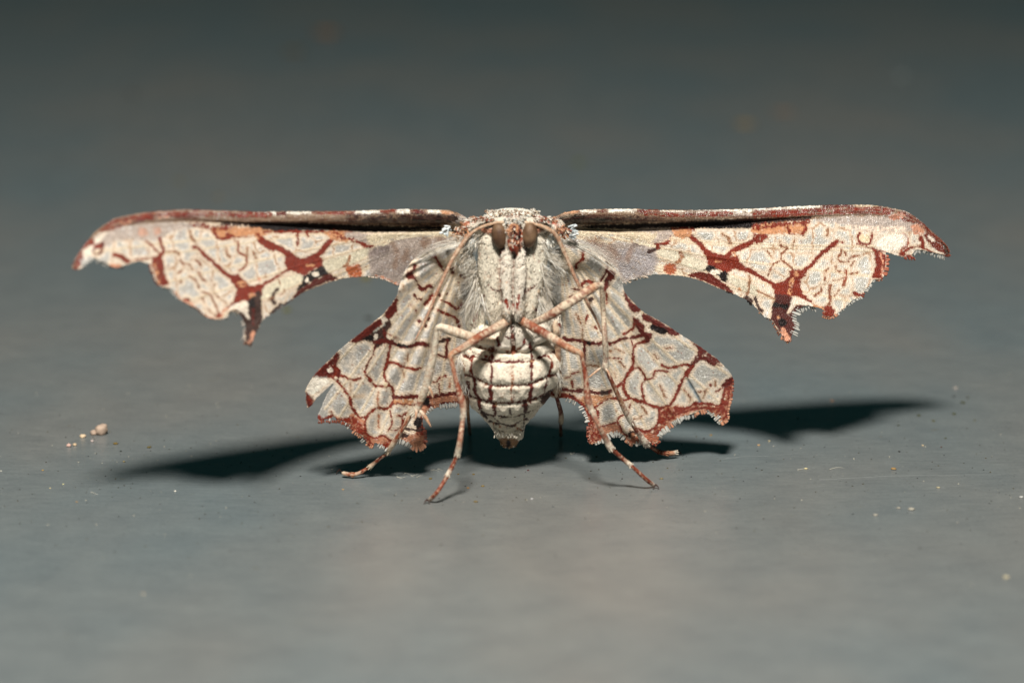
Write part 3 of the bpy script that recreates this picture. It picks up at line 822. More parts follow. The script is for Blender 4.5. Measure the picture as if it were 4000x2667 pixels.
p.line('E', '1580,740 1650,775 1740,842 1795,790', 20, RUST, mot=.08).line('E', '1540,860 1640,900 1740,950 1772,1040', 22, RUST, mot=.08).line('E', '1600,430 1720,400', 14, DRED, mot=.2)
for x_, y_, r_ in ((1700, 450, 20), (1790, 488, 18), (1820, 512, 16), (1560, 690, 20), (1525, 710, 14), (1340, 980, 24), (1410, 1025, 14), (1440, 950, 14), (1480, 830, 12), (1640, 680, 9), (1670, 630, 8)):
    p.dot('E', x_, y_, r_, DRED, mot=.1)
p.poly('E', '472,1310 482,1370 440,1440 480,1570 180,1570 280,1470 380,1390', RUST, mot=.22)
p.poly('F', '480,208 470,300 430,355 440,420 400,450 350,472 200,482 300,370 400,270', DRED, mot=.16).dot('F', 380, 400, 26, CREAM, mot=.3, net=False)
p.line('F', '432,360 470,420 482,460 540,470 620,502 700,490', 20, RUST).line('F', '470,430 462,520', 30, DRED, mot=.2).line('F', '400,480 462,530', 10, RUST)
p.line('F', '465,520 530,600 590,682 610,770 660,860 720,912 780,890 830,840 900,812 990,812 1040,770 1068,700 1060,620 1030,570 960,570 870,560', 22, RUST)
p.line('F', '605,530 600,660', 10, TAN, mot=.15).line('F', '900,640 890,740 905,820', 12, lin(150, 92, 64), mot=.15).line('F', '640,690 740,670', 8, TAN, mot=.3)
p.line('F', '1030,150 1000,300 970,400 980,500 1030,572', 20, RUST).dot('F', 982, 550, 26, YEL, net=False, a=.7)
p.line('F', '1010,322 1100,330 1160,370 1250,390 1360,380', 16, RUST, mot=.12).line('F', '1165,400 1180,470', 10, TAN, mot=.25)
p.line('F', '1070,690 1180,690 1290,690 1350,700', 36, DRED, mot=.05).line('F', '1070,745 1200,765 1290,772', 20, RUST, mot=.1)
p.poly('F', '1080,710 1290,720 1280,760 1090,745', ORANGE, mot=.3, net=False)
p.line('F', '1040,785 1030,850 1050,940 1040,1000 1000,1050', 12, RUST, mot=.1).line('F', '1100,892 1160,892 1210,850', 13, RUST, mot=.1).line('F', '1160,892 1155,1000 1100,1040 1040,1040', 12, RUST, mot=.12).line('F', '905,880 905,1020', 12, lin(170, 110, 80), mot=.2)
p.poly('F', '440,900 560,920 620,872 690,912 760,930 765,1060 850,1135 940,1118 1040,1165 1010,1260 960,1230 880,1195 830,1240 780,1210 740,1130 650,1060 600,1000 460,965', lin(178, 122, 94), mot=.05)
p.line('F', '780,890 760,980 772,1080 850,1132 945,1108 1040,1160', 22, RUST).poly('F', '440,920 620,900 700,960 780,1100 860,1190 1000,1180 1000,1250 820,1240 640,1050 460,960', RUST, mot=.40, net=False)
p.poly('F', '1350,880 1400,1000 1405,1200 1330,1255 1230,1210 1140,1140 1300,1070', lin(178, 122, 94), mot=.05).poly('F', '1340,900 1400,960 1400,1100 1310,1090', RUST, mot=.4, net=False).dot('F', 1330, 960, 46, BLACK, ry=64, mot=.15).line('F', '1200,1030 1290,1052 1370,1040', 22, DBROWN)
p.line('F', '1130,1110 1200,1100', 40, DBROWN, mot=.3).line('F', '1195,880 1160,1000', 14, RUST, mot=.15)
p.poly('F', '1400,690 1860,640 1860,760 1560,778 1440,840 1380,900', lin(178, 122, 94), mot=.0).line('F', '1390,700 1480,690 1600,662 1760,642 1860,640', 32, DRED, mot=.04).line('F', '1400,770 1500,790 1600,758 1760,738', 24, DRED, mot=.1).dot('F', 1415, 740, 40, BLACK, ry=50, mot=.1)
p.line('F', '1460,535 1530,522 1560,482 1625,460', 14, RUST, mot=.08).line('F', '1555,540 1562,655', 14, RUST, mot=.08).line('F', '1672,490 1668,590', 9, lin(168, 110, 80), mot=.2)
p.poly('F', '110,640 160,655 205,740 190,790 138,808', DRED, soft=6).line('F', '150,690 190,760', 30, RUST, mot=.4, net=False).poly('F', '120,620 200,485 330,480 380,520 240,640 180,670', WHITE, soft=6, a=.7)
p.line('F', '250,900 300,940 400,900 450,930', 30, RUST, mot=.2, net=False).line('F', '395,850 425,905', 12, RUST, mot=.1)
hwl_o, hwl_O = wing('hindwing', hwl, p, Y_hwl, (1815., 955.), seed=3)

# ============ right hindwing
hwr = np.concatenate([
    PT('G', '160,200 330,195 430,205 530,265 640,350 710,440 770,560 800,660 880,760 1000,878 1150,960 1300,1050 1400,1120 1530,1200 1650,1280 1800,1390 1900,1490'),
    PT('H', '1930,430 1962,490 1962,600 1935,700 1905,850 1905,930 1860,975 1825,975 1790,925 1730,865 1680,828 1600,838 1540,868 1440,895 1380,930 1300,985 1220,1045 1180,1095 1158,1165 1110,1190 1040,1150 960,1180 900,1195 840,1180 800,1120 750,1075 680,1075 600,1120 520,1180 450,1180 415,1130 412,1030 390,900 350,800 260,730 150,700 0,690'),
    PT('S', '2125,1500 2130,1300 2140,1100 2165,985')])
RR = np.array([2195., 955.])


def Y_hwr(x, y):
    b_ = Yp(x) - 0.12 + 0.0 * sstep(1050, 1700, y) + 0.14 * sstep(2360, 2160, x)
    crease = 0.03 * sstep(9, 0, seg_dist(x, y, PT('H', '1470,500 1560,650 1610,740')))
    return b_ + crease + pleat(x, y, RR, 17, 0.032, 0.45) - 0.06 * sstep(130, 0, seg_dist(x, y, PT('G', '430,205 710,440 880,760 1300,1050 1800,1390')))


p = Paint(CREAM, lin(180, 176, 167))
p.rays = ray_lines(RR, PT('H', '1900,440 1840,760 1600,800 1340,900 1080,1110 820,1120 490,1150 240,700'), 3.4)
p.poly('G', '230,150 430,200 540,260 650,350 600,340 450,250 330,210', lin(222, 202, 180), net=False, mot=.15)
p.line('G', '340,200 352,250 335,310 278,372 278,405', 28, RUST).dot('G', 422, 222, 18, RUST, mot=.15)
p.line('G', '600,330 610,400 590,470 540,530', 22, DRED, mot=.08).poly('G', '635,430 700,428 705,470 640,560 590,640 568,610 600,520', DRED, mot=.05).line('G', '572,620 602,700 600,790', 18, RUST, mot=.1)
p.line('G', '340,592 385,540 450,560', 28, RUST, mot=.1).line('G', '240,632 330,642', 14, DRED).line('G', '200,730 235,700', 26, DRED, mot=.1).dot('G', 440, 750, 26, DBROWN, mot=.2)
p.poly('G', '788,655 850,720 930,810 972,850 920,892 850,830 800,725', DRED, mot=.06).poly('G', '1005,885 1100,940 1250,1020 1395,1100 1335,1135 1200,1082 1100,1060 1085,1000 1000,960', DRED, mot=.08)
p.line('G', '1090,1040 1140,1060 1220,1090', 50, BLACK, mot=.12).poly('G', '880,930 960,980 1010,1030 1015,1080 1090,1110 1060,1175 990,1135 940,1060 900,1000', DRED, mot=.07)
p.line('G', '900,1000 885,1060 790,1112', 22, RUST, mot=.05).dot('G', 1055, 1068, 24, CREAM, net=False)
p.line('G', '140,1165 250,1170 350,1190 430,1222 550,1202 660,1210 760,1170 880,1150 1000,1115', 30, DRED, jag=3).line('G', '350,1190 420,1215', 30, BLACK, mot=.35, net=False)
p.line('G', '362,1190 368,1280 362,1400 375,1500', 26, DRED)
p.line('G', '1055,1190 945,1212 900,1262 888,1350 888,1460 830,1540', 24, RUST).line('G', '870,1180 892,1242', 16, RUST).line('G', '1050,1120 1050,1190', 34, DRED, mot=.15)
p.line('G', '1195,1450 1300,1482 1430,1442 1520,1445', 22, RUST)
p.poly('G', '1505,1178 1650,1270 1835,1412 1750,1452 1640,1390 1580,1420 1530,1475 1480,1452 1570,1345 1572,1280', DRED, mot=.25).line('G', '1530,1465 1460,1555', 28, RUST)
p.line('G', '615,1372 755,1370', 14, RUST, mot=.12).line('G', '700,1270 780,1312', 16, TAN, mot=.25).line('G', '735,1400 800,1472', 12, TAN, mot=.15).dot('G', 648, 1300, 16, TAN, mot=.2)
p.line('G', '390,1452 520,1462', 13, TAN, mot=.15).line('G', '395,915 375,1000', 14, RUST, mot=.25).line('G', '345,1030 342,1180', 10, TAN, mot=.2).line('G', '450,1030 505,1052', 14, RUST, mot=.15).line('G', '280,900 330,1000', 18, TAN, mot=.5)
p.line('G', '1230,1270 1300,1260', 18, TAN, mot=.35).line('G', '1120,1340 1150,1370', 18, TAN, mot=.3)
p.line('H', '885,370 800,500 740,562 690,602', 26, RUST)
p.line('H', '800,500 790,600 832,682 920,722 1020,752 1120,792 1220,812 1290,772 1342,682 1400,562 1450,450 1510,372', 28, RUST)
p.line('H', '885,380 950,370 1000,440 1022,500 980,562 990,640 1020,745', 16, RUST, mot=.05).line('H', '1020,505 1090,482 1112,430 1160,402 1270,422', 18, RUST, mot=.04)
p.line('H', '100,602 240,622 360,612 460,640 560,642 690,608', 30, DRED, jag=3).line('H', '560,640 620,640', 40, DBROWN, mot=.2)
p.line('H', '460,812 530,772 580,722 680,702 780,722 850,702', 26, RUST).line('H', '640,620 640,710', 16, DRED)
p.poly('H', '60,640 260,660 240,690 330,700 400,660 560,680 640,660 660,700 560,730 470,800 400,840 330,760 250,715 60,700', ORANGE, net=False, mot=.1)
p.line('H', '0,650 150,670 240,700 320,752 385,840 420,960 450,1060 500,1112', 34, RUST, mot=.12).line('H', '210,660 250,700', 20, DRED)
p.line('H', '470,800 510,860 505,960 520,1012 600,992 700,965', 22, RUST, mot=.05).line('H', '860,750 850,800 838,860', 15, RUST, mot=.1).line('H', '790,880 722,930 742,1000 770,1060', 15, RUST, mot=.1).line('H', '880,930 960,915 990,880', 12, TAN, mot=.2).line('H', '980,780 1030,860', 14, TAN, mot=.3)
p.line('H', '1160,790 1182,880 1160,960 1100,1032 1030,1062 930,1042', 28, RUST)
p.poly('H', '1195,840 1330,785 1480,790 1640,775 1800,785 1870,720 1890,570 1968,490 1968,600 1935,720 1905,930 1850,970 1750,870 1650,822 1500,870 1350,930 1220,1035 1155,1150 1100,1180 1000,1140 1000,1090 1100,1060 1190,960', lin(178, 122, 94), mot=.0, net=True)
p.poly('H', '1195,860 1330,800 1480,800 1640,785 1800,790 1880,720 1900,560 1968,480 1968,600 1905,930 1750,860 1600,815 1400,880 1230,990 1150,1150 1020,1140 1100,1060', RUST, mot=.40, net=False)
p.line('H', '1340,812 1480,802 1560,762 1680,762 1812,782 1862,700 1872,620 1930,530', 26, RUST).line('H', '1340,820 1440,850 1540,820 1700,800', 20, RUST, mot=.25)
p.line('H', '1870,560 1955,495', 46, DRED, mot=.1).line('H', '1440,612 1510,700 1500,745', 13, lin(128, 78, 54), mot=.1).line('H', '1590,632 1660,620 1682,600', 13, lin(128, 78, 54), mot=.1).line('H', '1660,632 1642,700', 12, TAN, mot=.15).line('H', '1780,632 1850,590', 13, RUST, mot=.15).dot('H', 1722, 560, 16, RUST, mot=.15).line('H', '1770,520 1775,570', 9, TAN, mot=.2)
p.poly('H', '385,820 450,830 500,910 535,1010 700,975 760,1050 800,1110 640,1070 560,1150 450,1185 415,1100 412,1000', lin(178, 122, 94), mot=.0).poly('H', '390,850 450,860 480,1000 560,1120 450,1180 415,1100', RUST, mot=.40, net=False)
p.dot('H', 880, 1090, 48, DBROWN, mot=.1).dot('H', 890, 1095, 26, lin(190, 130, 96), net=False).line('H', '750,1000 772,1060 830,1110', 18, RUST, mot=.08).poly('H', '800,1110 860,1130 1000,1080 1150,1100 1150,1170 1040,1160 900,1190 840,1180', lin(160, 96, 70), mot=.15)
p.line('H', '222,442 310,412', 13, RUST, mot=.1).line('H', '165,490 215,470', 12, RUST, mot=.2).line('H', '230,520 245,590', 13, RUST, mot=.1).line('H', '1480,515 1560,650 1605,735', 18, lin(120, 130, 136), net=False, soft=3)  # last line, grey-blue: the crease's shadow painted along it
p.line('H', '700,480 690,430', 10, TAN, mot=.3).line('H', '1180,570 1230,690', 12, TAN, mot=.35).line('H', '640,390 700,500', 12, YEL, mot=.1)
hwr_o, hwr_O = wing('hindwing', hwr, p, Y_hwr, (2195., 955.), seed=4)

# ============ edge scales
W_ = lin(184, 182, 174); P_ = lin(188, 132, 102); R_ = lin(136, 68, 46)


def build_fringe(parent, items, yf, centre):
    acc = Acc()
    for it in items:
        f, text, col, L_, Wd = it[:5]
        fringe(acc, f, text, col, yf, L_, Wd, centre, out=it[5] if len(it) > 5 else None)
    o = make_mesh('fringe', acc.V, acc.F, M_FUR, parent, cols=np.array(acc.C)); o['kind'] = 'stuff'


build_fringe(hwl_o, [('F', '260,950 470,950 600,1000 650,1045', R_, 16, 9), ('F', '370,925 400,930', W_, 22, 9), ('F', '530,960 600,1010', W_, 24, 9), ('F', '640,1050 730,1120', P_, 22, 9), ('F', '730,1130 765,1170', W_, 26, 9),
                     ('F', '775,1180 850,1225', P_, 18, 10), ('F', '900,1195 1000,1250', W_, 20, 10), ('F', '1110,1150 1200,1180 1260,1220', W_, 26, 12), ('F', '1260,1220 1330,1240 1395,1200', P_, 24, 13), ('F', '1398,1200 1398,1110 1385,1020', R_, 18, 10),
                     ('F', '1380,910 1430,850 1480,800', W_, 18, 8), ('F', '1560,780 1760,760', W_, 26, 9), ('F', '1480,800 1560,775', P_, 14, 9)], Y_hwl, (1600, 1400))
build_fringe(hwr_o, [('H', '180,710 280,745', W_, 22, 8), ('H', '330,790 390,900 405,960', W_, 20, 9), ('H', '412,1000 415,1130 450,1180', R_, 18, 11), ('H', '430,1165 470,1185', P_, 18, 13), ('H', '480,1185 570,1150', W_, 22, 12), ('H', '600,1120 680,1075 750,1075', W_, 30, 11),
                     ('H', '760,1085 810,1140', W_, 28, 10), ('H', '810,1150 900,1195', P_, 26, 13), ('H', '920,1185 990,1170', W_, 22, 12), ('H', '1040,1150 1120,1190 1165,1160', R_, 18, 11), ('H', '1165,1110 1200,1060 1260,1020', W_, 30, 10), ('H', '1260,1010 1310,985', P_, 24, 12),
                     ('H', '1320,970 1390,925', W_, 26, 12), ('H', '1400,915 1530,875', W_, 27, 11), ('H', '1540,868 1680,828', P_, 24, 12), ('H', '1680,828 1790,925 1830,975', W_, 27, 11), ('H', '1830,978 1900,930', P_, 26, 13), ('H', '1905,930 1910,830 1940,700', P_, 14, 11), ('H', '1940,700 1962,600 1962,500', R_, 9, 9)], Y_hwr, (2500, 1400))
build_fringe(fwl_o, [('A', '90,700 200,690', P_, 16, 9), ('A', '190,690 290,622', W_, 16, 8), ('A', '300,630 440,690', W_, 22, 10, (-.3, 1)), ('A', '440,698 560,700', R_, 14, 9), ('A', '930,895 1010,915 1080,1000', W_, 16, 9), ('A', '810,690 850,800 900,880', R_, 14, 9), ('A', '1090,1000 1260,1100 1350,1178', P_, 13, 9),
                     ('A', '1350,1178 1480,1198', W_, 14, 9), ('A', '1540,1180 1560,1128 1640,1142', W_, 22, 9, (-.2, 1)), ('A', '1690,1210 1705,1300 1690,1390', lin(170, 160, 150), 20, 7, (-.7, .7)), ('A', '1700,1400 1780,1420', P_, 26, 9, (-.1, 1)), ('A', '1700,1420 1770,1430', lin(120, 80, 60), 22, 8, (-.1, 1)),
                     ('B', '1050,795 1200,820 1340,882', lin(196, 176, 158), 12, 6, (.8, .6)), ('B', '150,1142 360,1000', lin(120, 90, 80), 9, 6, (-.6, .6))], Y_fwl, (1100, 950))
build_fringe(fwr_o, [('D', '1236,600 1236,700 1215,790', lin(168, 98, 74), 22, 13, (1, .12)), ('D', '1130,828 1200,822', P_, 14, 10, (.2, 1)), ('D', '1115,825 1060,900 1030,940', W_, 20, 7, (1, .35)), ('D', '1010,985 1020,950', R_, 20, 10), ('D', '1000,990 890,1050 770,1150', W_, 15, 8, (.6, .7)), ('D', '770,1150 700,1180 640,1160', P_, 18, 11), ('D', '640,1160 640,1110', R_, 12, 9),
                     ('D', '560,1085 480,1070 400,1115', W_, 34, 8, (.35, 1)), ('D', '400,1115 355,1180 385,1260 350,1340', W_, 34, 8, (1, .45)), ('D', '250,1370 300,1400 340,1390', P_, 18, 9, (-.1, 1)), ('D', '170,1230 230,1340', lin(130, 80, 60), 16, 8, (-.5, 1)), ('D', '1440,600 1500,560 1560,550', W_, 28, 9, (.1, 1)), ('D', '1560,545 1640,565 1740,590 1790,612', W_, 26, 9, (0, 1)),
                     ('D', '1700,420 1790,500 1830,600', lin(120, 60, 40), 20, 9, (.8, .7)), ('D', '1400,615 1510,628', R_, 14, 9, (.2, 1)), ('C', '700,855 800,820 900,795', lin(206, 188, 168), 22, 6, (.95, .35)), ('C', '1720,955 1650,930', DBROWN, 14, 7, (.5, 1)), ('C', '1850,1018 1900,1050', DBROWN, 20, 8, (.3, 1)),
                     ('D', '40,1130 150,1200', lin(170, 130, 104), 14, 7, (-.3, 1))], Y_fwr, (2900, 950))

# ------------------------------------------------------------------ body
import bmesh


def ell(bm, px, py, Y, rx, ry, rd, rot=0.0, tiltx=0.0, seg=28):
    r = bmesh.ops.create_uvsphere(bm, u_segments=seg, v_segments=seg // 2 + 2, radius=1)
    c = at(px, py, Y); cr, sr = math.cos(math.radians(rot)), math.sin(math.radians(rot))
    tx = math.radians(tiltx)
    for v in r['verts']:
        x, y, z = v.co.x * rx / SC, v.co.y * rd / SC, v.co.z * ry / SC
        y, z = y * math.cos(tx) - z * math.sin(tx), y * math.sin(tx) + z * math.cos(tx)
        v.co = (c[0] + x * cr + z * sr, c[1] + y, c[2] - x * sr + z * cr)


def loft(bm, rows, n=40):
    """rows: (py, xl, xr, Y centre, depth px)"""
    rings = []
    for (py, xl, xr, Y, rd) in rows:
        c = at((xl + xr) / 2, py, Y); hw = (xr - xl) / 2 / SC
        rings.append([bm.verts.new((c[0] + math.cos(2 * math.pi * k / n) * hw, c[1] + math.sin(2 * math.pi * k / n) * rd / SC, c[2])) for k in range(n)])
    for i in range(len(rings) - 1):
        for k in range(n):
            bm.faces.new((rings[i][k], rings[i][(k + 1) % n], rings[i + 1][(k + 1) % n], rings[i + 1][k]))
    bm.faces.new(rings[0][::-1]); bm.faces.new(rings[-1])


bm = bmesh.new()
ell(bm, 2000, 1075, -0.82, 132, 235, 120)                 # thorax
ell(bm, 2003, 880, -0.86, 150, 48, 105)                   # collar
ell(bm, 2003, 862, -0.78, 115, 44, 110)                   # crown
ell(bm, 1870, 890, -0.78, 62, 36, 70, 14); ell(bm, 2140, 893, -0.74, 62, 36, 70, -14)
ell(bm, 2008, 925, -1.02, 70, 66, 60)                     # head
ell(bm, 2004, 905, -1.17, 27, 40, 28); ell(bm, 2006, 955, -1.19, 24, 42, 26)   # face
ell(bm, 1988, 862, -1.08, 20, 18, 24); ell(bm, 2035, 862, -1.08, 18, 18, 24)
ell(bm, 1979, 1000, -1.10, 30, 42, 40, 4); ell(bm, 2034, 1000, -1.10, 30, 42, 40, -4)  # palps
loft(bm, [(960, 1965, 1990, -1.08, 20), (990, 1952, 2010, -1.11, 36), (1040, 1948, 2009, -1.14, 40), (1130, 1950, 2008, -1.17, 44), (1180, 1958, 2007, -1.20, 40), (1215, 1962, 2006, -1.22, 38), (1240, 1970, 1998, -1.22, 28), (1254, 1978, 1996, -1.22, 12)])
loft(bm, [(960, 2020, 2042, -1.08, 20), (990, 2001, 2062, -1.11, 36), (1040, 2001, 2064, -1.14, 40), (1130, 1999, 2060, -1.17, 44), (1180, 1998, 2050, -1.20, 40), (1215, 1997, 2046, -1.22, 38), (1240, 2004, 2040, -1.22, 28), (1253, 2008, 2030, -1.22, 12)])
loft(bm, [(880, 1890, 1925, -0.95, 22), (930, 1872, 1938, -0.98, 40), (1000, 1868, 1944, -0.97, 46), (1080, 1872, 1944, -0.99, 46), (1140, 1884, 1946, -1.0, 44), (1200, 1892, 1956, -1.02, 42), (1250, 1906, 1958, -1.0, 34), (1275, 1920, 1950, -0.98, 14)])
loft(bm, [(880, 2085, 2110, -0.92, 22), (930, 2074, 2128, -0.95, 40), (1000, 2070, 2140, -0.94, 46), (1080, 2068, 2130, -0.97, 46), (1140, 2064, 2114, -0.99, 44), (1200, 2050, 2098, -1.01, 42), (1250, 2046, 2086, -1.0, 34), (1275, 2052, 2075, -0.98, 14)])
ell(bm, 1862, 1215, -0.92, 42, 92, 50, 8); ell(bm, 2122, 1225, -0.9, 42, 85, 50, -10)
ell(bm, 1900, 1310, -0.98, 62, 42, 50, 14); ell(bm, 1985, 1300, -1.10, 32, 66, 50, 6); ell(bm, 2022, 1300, -1.10, 32, 66, 50, -6)
ell(bm, 2090, 1300, -0.98, 62, 44, 50, -14); ell(bm, 1972, 1338, -1.08, 56, 36, 46); ell(bm, 2038, 1338, -1.08, 50, 36, 46)
ell(bm, 2170, 1290, -0.85, 22, 70, 30, 4)
loft(bm, [(1300, 1850, 2150, -0.72, 90), (1345, 1822, 2172, -0.76, 130), (1390, 1802, 2186, -0.80, 152), (1440, 1798, 2188, -0.82, 158), (1480, 1806, 2178, -0.82, 152), (1500, 1816, 2166, -0.81, 144), (1540, 1828, 2148, -0.80, 132), (1575, 1838, 2122, -0.78, 116),
          (1585, 1846, 2112, -0.77, 108), (1610, 1870, 2092, -0.75, 96), (1640, 1896, 2068, -0.72, 80), (1655, 1912, 2052, -0.70, 68), (1680, 1926, 2047, -0.67, 60), (1705, 1938, 2044, -0.64, 54), (1716, 1950, 2030, -0.62, 42), (1744, 1962, 2014, -0.60, 24)])
tmp = bpy.data.meshes.new('body_raw'); bm.to_mesh(tmp); bm.free()
to = bpy.data.objects.new('body_raw', tmp); COL.objects.link(to)
md = to.modifiers.new('r', 'REMESH'); md.mode = 'VOXEL'; md.voxel_size = 0.0105
ms = to.modifiers.new('s', 'SMOOTH'); ms.factor = 0.6; ms.iterations = 3
bpy.context.view_layer.update()
dg = bpy.context.evaluated_depsgraph_get()
bme = bpy.data.meshes.new_from_object(to.evaluated_get(dg))
bpy.data.objects.remove(to); bpy.data.meshes.remove(tmp)

p = Paint(lin(214, 204, 188))
p.poly('I', '540,400 700,420 770,620 780,1100 800,1400 600,1450 480,900', lin(205, 196, 178), net=False, soft=8).poly('I', '1140,620 1230,430 1400,700 1300,1100 1200,1440 1090,1400 1130,1100', lin(202, 194, 177), net=False, soft=8)
ab = lin(220, 209, 190)
p.poly('J', '250,600 360,470 700,520 1180,470 1290,560 1240,800 1080,1060 640,1400 300,900', ab, net=False, soft=6)
p.poly('J', '430,1040 620,1180 1060,1040 910,1260 860,1400 650,1400 570,1240', lin(192, 182, 162), net=False, soft=6)  # lower end painted darker, as shaded under light from above
G_ = 0.018
p.line('J', '290,540 350,560 380,530 420,560 560,590 780,600 980,590 1100,545 1190,510 1240,500', 20, DRED, jag=3.6, mot=.08, groove=G_)
p.line('J', '370,480 400,520 560,560', 10, RUST, jag=3.6, mot=.3)
p.line('J', '290,740 430,790 570,852 800,852 980,842 1130,772 1290,720', 20, lin(100, 42, 28), jag=3.6, mot=.12, groove=G_)
p.line('J', '340,960 460,1000 570,1032 780,1038 930,1015 1080,970 1180,920', 19, lin(84, 30, 22), jag=3.6, mot=.06, groove=G_)
p.line('J', '440,1090 510,1145 620,1160 780,1180 880,1152 1000,1110 1070,1060', 10, DBROWN, jag=3.6, mot=.15, groove=.008)
p.line('J', '460,1130 580,1232 660,1242 770,1270 870,1222 960,1185', 12, DBROWN, jag=3.6, mot=.12, groove=.012)
p.line('J', '585,470 578,600', 26, DRED, jag=3.6, mot=.15).line('J', '578,600 570,840', 16, DRED, jag=3.6, mot=.05, groove=.008).line('J', '565,860 565,1020', 40, DRED, jag=3.6, mot=.1).line('J', '605,1050 612,1155', 30, lin(80, 30, 22), jag=3.6, mot=.1).line('J', '590,1240 610,1340', 10, TAN, jag=3.6, mot=.3)
p.line('J', '970,430 990,600', 22, DRED, jag=3.6, mot=.1).line('J', '985,600 985,835', 18, DRED, jag=3.6, mot=.08, groove=.008).line('J', '982,860 975,1010', 34, DRED, jag=3.6, mot=.12).line('J', '918,1040 918,1110', 34, lin(70, 28, 22), jag=3.6, mot=.05).line('J', '915,1110 905,1240 880,1350', 12, DBROWN, jag=3.6, mot=.2)
p.line('J', '380,560 360,690 390,760', 18, RUST, jag=3.6, mot=.12, groove=.006).line('J', '400,790 400,900 430,980', 28, DRED, jag=3.6, mot=.2).line('J', '450,1010 450,1090', 30, DRED, jag=3.6, mot=.15).line('J', '1160,540 1195,630 1160,760', 16, RUST, jag=3.6, mot=.15, groove=.006).line('J', '1145,790 1115,900', 18, DRED, jag=3.6, mot=.12).line('J', '1090,970 1080,1030', 16, DRED, jag=3.6, mot=.2)
p.line('J', '785,670 790,840', 30, lin(160, 108, 78), jag=3.6, mot=.55).line('J', '770,880 785,1010', 12, lin(160, 96, 66), jag=3.6, mot=.15).line('J', '800,950 800,1020', 18, RUST, jag=3.6, mot=.35).line('J', '770,1100 780,1150', 14, DBROWN, jag=3.6, mot=.25).line('J', '660,1270 655,1320', 10, TAN, jag=3.6, mot=.2).line('J', '835,1290 870,1300', 14, TAN, jag=3.6, mot=.3)
p.line('J', '610,1190 640,1215', 16, DBROWN, jag=3.6, mot=.1).line('J', '930,1190 960,1200', 14, DBROWN, jag=3.6)
p.poly('J', '655,1395 845,1395 820,1500 670,1500', lin(128, 96, 68), mot=.05).poly('J', '720,1410 770,1410 770,1490 730,1490', BLACK, mot=.1)
p.poly('J', '1080,980 1230,880 1230,1000 1100,1050', DBROWN, mot=.15).line('J', '330,820 330,1000', 40, DRED, jag=3.6, mot=.35).line('J', '270,620 300,700', 30, TAN, jag=3.6, mot=.4)
p.poly('I', '440,1240 560,1240 640,1568 330,1568', lin(230, 222, 204), net=False).line('I', '520,1380 450,1520', 26, RUST, mot=.12).line('I', '600,1270 600,1290', 14, DRED).line('I', '595,1140 600,1180', 12, DRED).line('I', '1230,1350 1290,1400', 26, DRED, mot=.15)
p.line('I', '962,690 958,860 950,1180 945,1470', 5, lin(96, 60, 46), groove=.02, jag=.6).line('I', '775,620 772,860 785,1100 800,1250', 13, lin(110, 44, 32), groove=.055).line('I', '1142,620 1142,860 1130,1050 1085,1230', 14, lin(100, 40, 30), groove=.055)
p.line('I', '650,1050 760,1120', 24, DRED, mot=.05, jag=1.5).line('I', '1235,1045 1130,1120 1085,1200', 24, DRED, mot=.05, jag=1.5)
p.line('I', '865,1230 885,1300 915,1330', 32, RUST, mot=.25).line('I', '820,1210 870,1240', 26, RUST, mot=.4).line('I', '1025,1160 1020,1260 995,1330', 32, RUST, mot=.25).line('I', '960,1290 990,1380', 18, RUST, mot=.45)
p.line('I', '785,755 870,810 960,826 1060,812 1135,750', 9, lin(110, 46, 36), groove=.012, jag=1).dot('I', 800, 640, 26, RUST, ry=60, mot=.15).dot('I', 1120, 620, 18, RUST, ry=40, mot=.2)
p.poly('I', '760,560 860,560 870,620 800,640', BLACK, soft=6).poly('I', '1060,550 1150,560 1150,620 1080,620', BLACK, soft=6)
p.poly('I', '880,330 960,290 1040,310 1080,420 1060,560 1000,690 930,640 880,540 900,420', lin(150, 80, 56), mot=.1).poly('I', '900,300 1000,290 1040,350 960,400 880,430', ORANGE, mot=.15)
p.poly('I', '900,440 960,440 1000,600 960,660 900,600', RUST, mot=.35).dot('I', 945, 460, 26, CREAM, mot=.3).dot('I', 935, 545, 24, lin(200, 180, 170), mot=.2).poly('I', '1000,420 1050,400 1040,500 1000,490', BLACK, mot=.15).line('I', '960,650 980,700', 36, DBROWN, mot=.1)
p.poly('I', '380,200 560,160 740,110 960,90 1210,140 1400,190 1500,230 1300,230 1100,210 900,200 640,230 420,270', WHITE, soft=5, net=False)
p.line('I', '560,180 720,150', 12, RUST, mot=.25).line('I', '870,215 960,205 1060,215', 8, RUST, mot=.1).line('I', '300,320 480,250 640,230', 30, lin(176, 100, 74), mot=.35).line('I', '1240,220 1400,260 1500,310', 36, lin(176, 90, 66), mot=.3).line('I', '1380,200 1480,240', 20, RUST, mot=.3)
p.line('I', '500,375 600,340 740,315', 30, lin(70, 30, 24), soft=4).line('I', '1180,315 1280,340 1370,375', 30, lin(70, 30, 24), soft=4).poly('I', '570,370 690,360 690,420 600,410', PINK, mot=.25).poly('I', '1230,370 1300,370 1270,420 1230,430', PINK, mot=.25)  # dark brown lines paint the shade in the gaps under the antennae
p.poly('I', '230,340 400,320 380,420 280,470', ORANGE, mot=.25).poly('I', '1470,340 1600,330 1620,440 1520,450', ORANGE, mot=.3)
for k in range(260):
    xx = random.uniform(500, 1360); yy = random.uniform(480, 1450)
    p.dot('I', xx, yy, random.uniform(5, 12), random.choice([TAN, lin(190, 150, 110), lin(170, 150, 130), lin(128, 60, 40)]), a=.5, net=False)
for k in range(300):
    p.dot('J', random.uniform(260, 1270), random.uniform(440, 1380), random.uniform(4, 8), random.choice([TAN, lin(190, 150, 110), lin(128, 60, 40)]), a=.45, net=False)
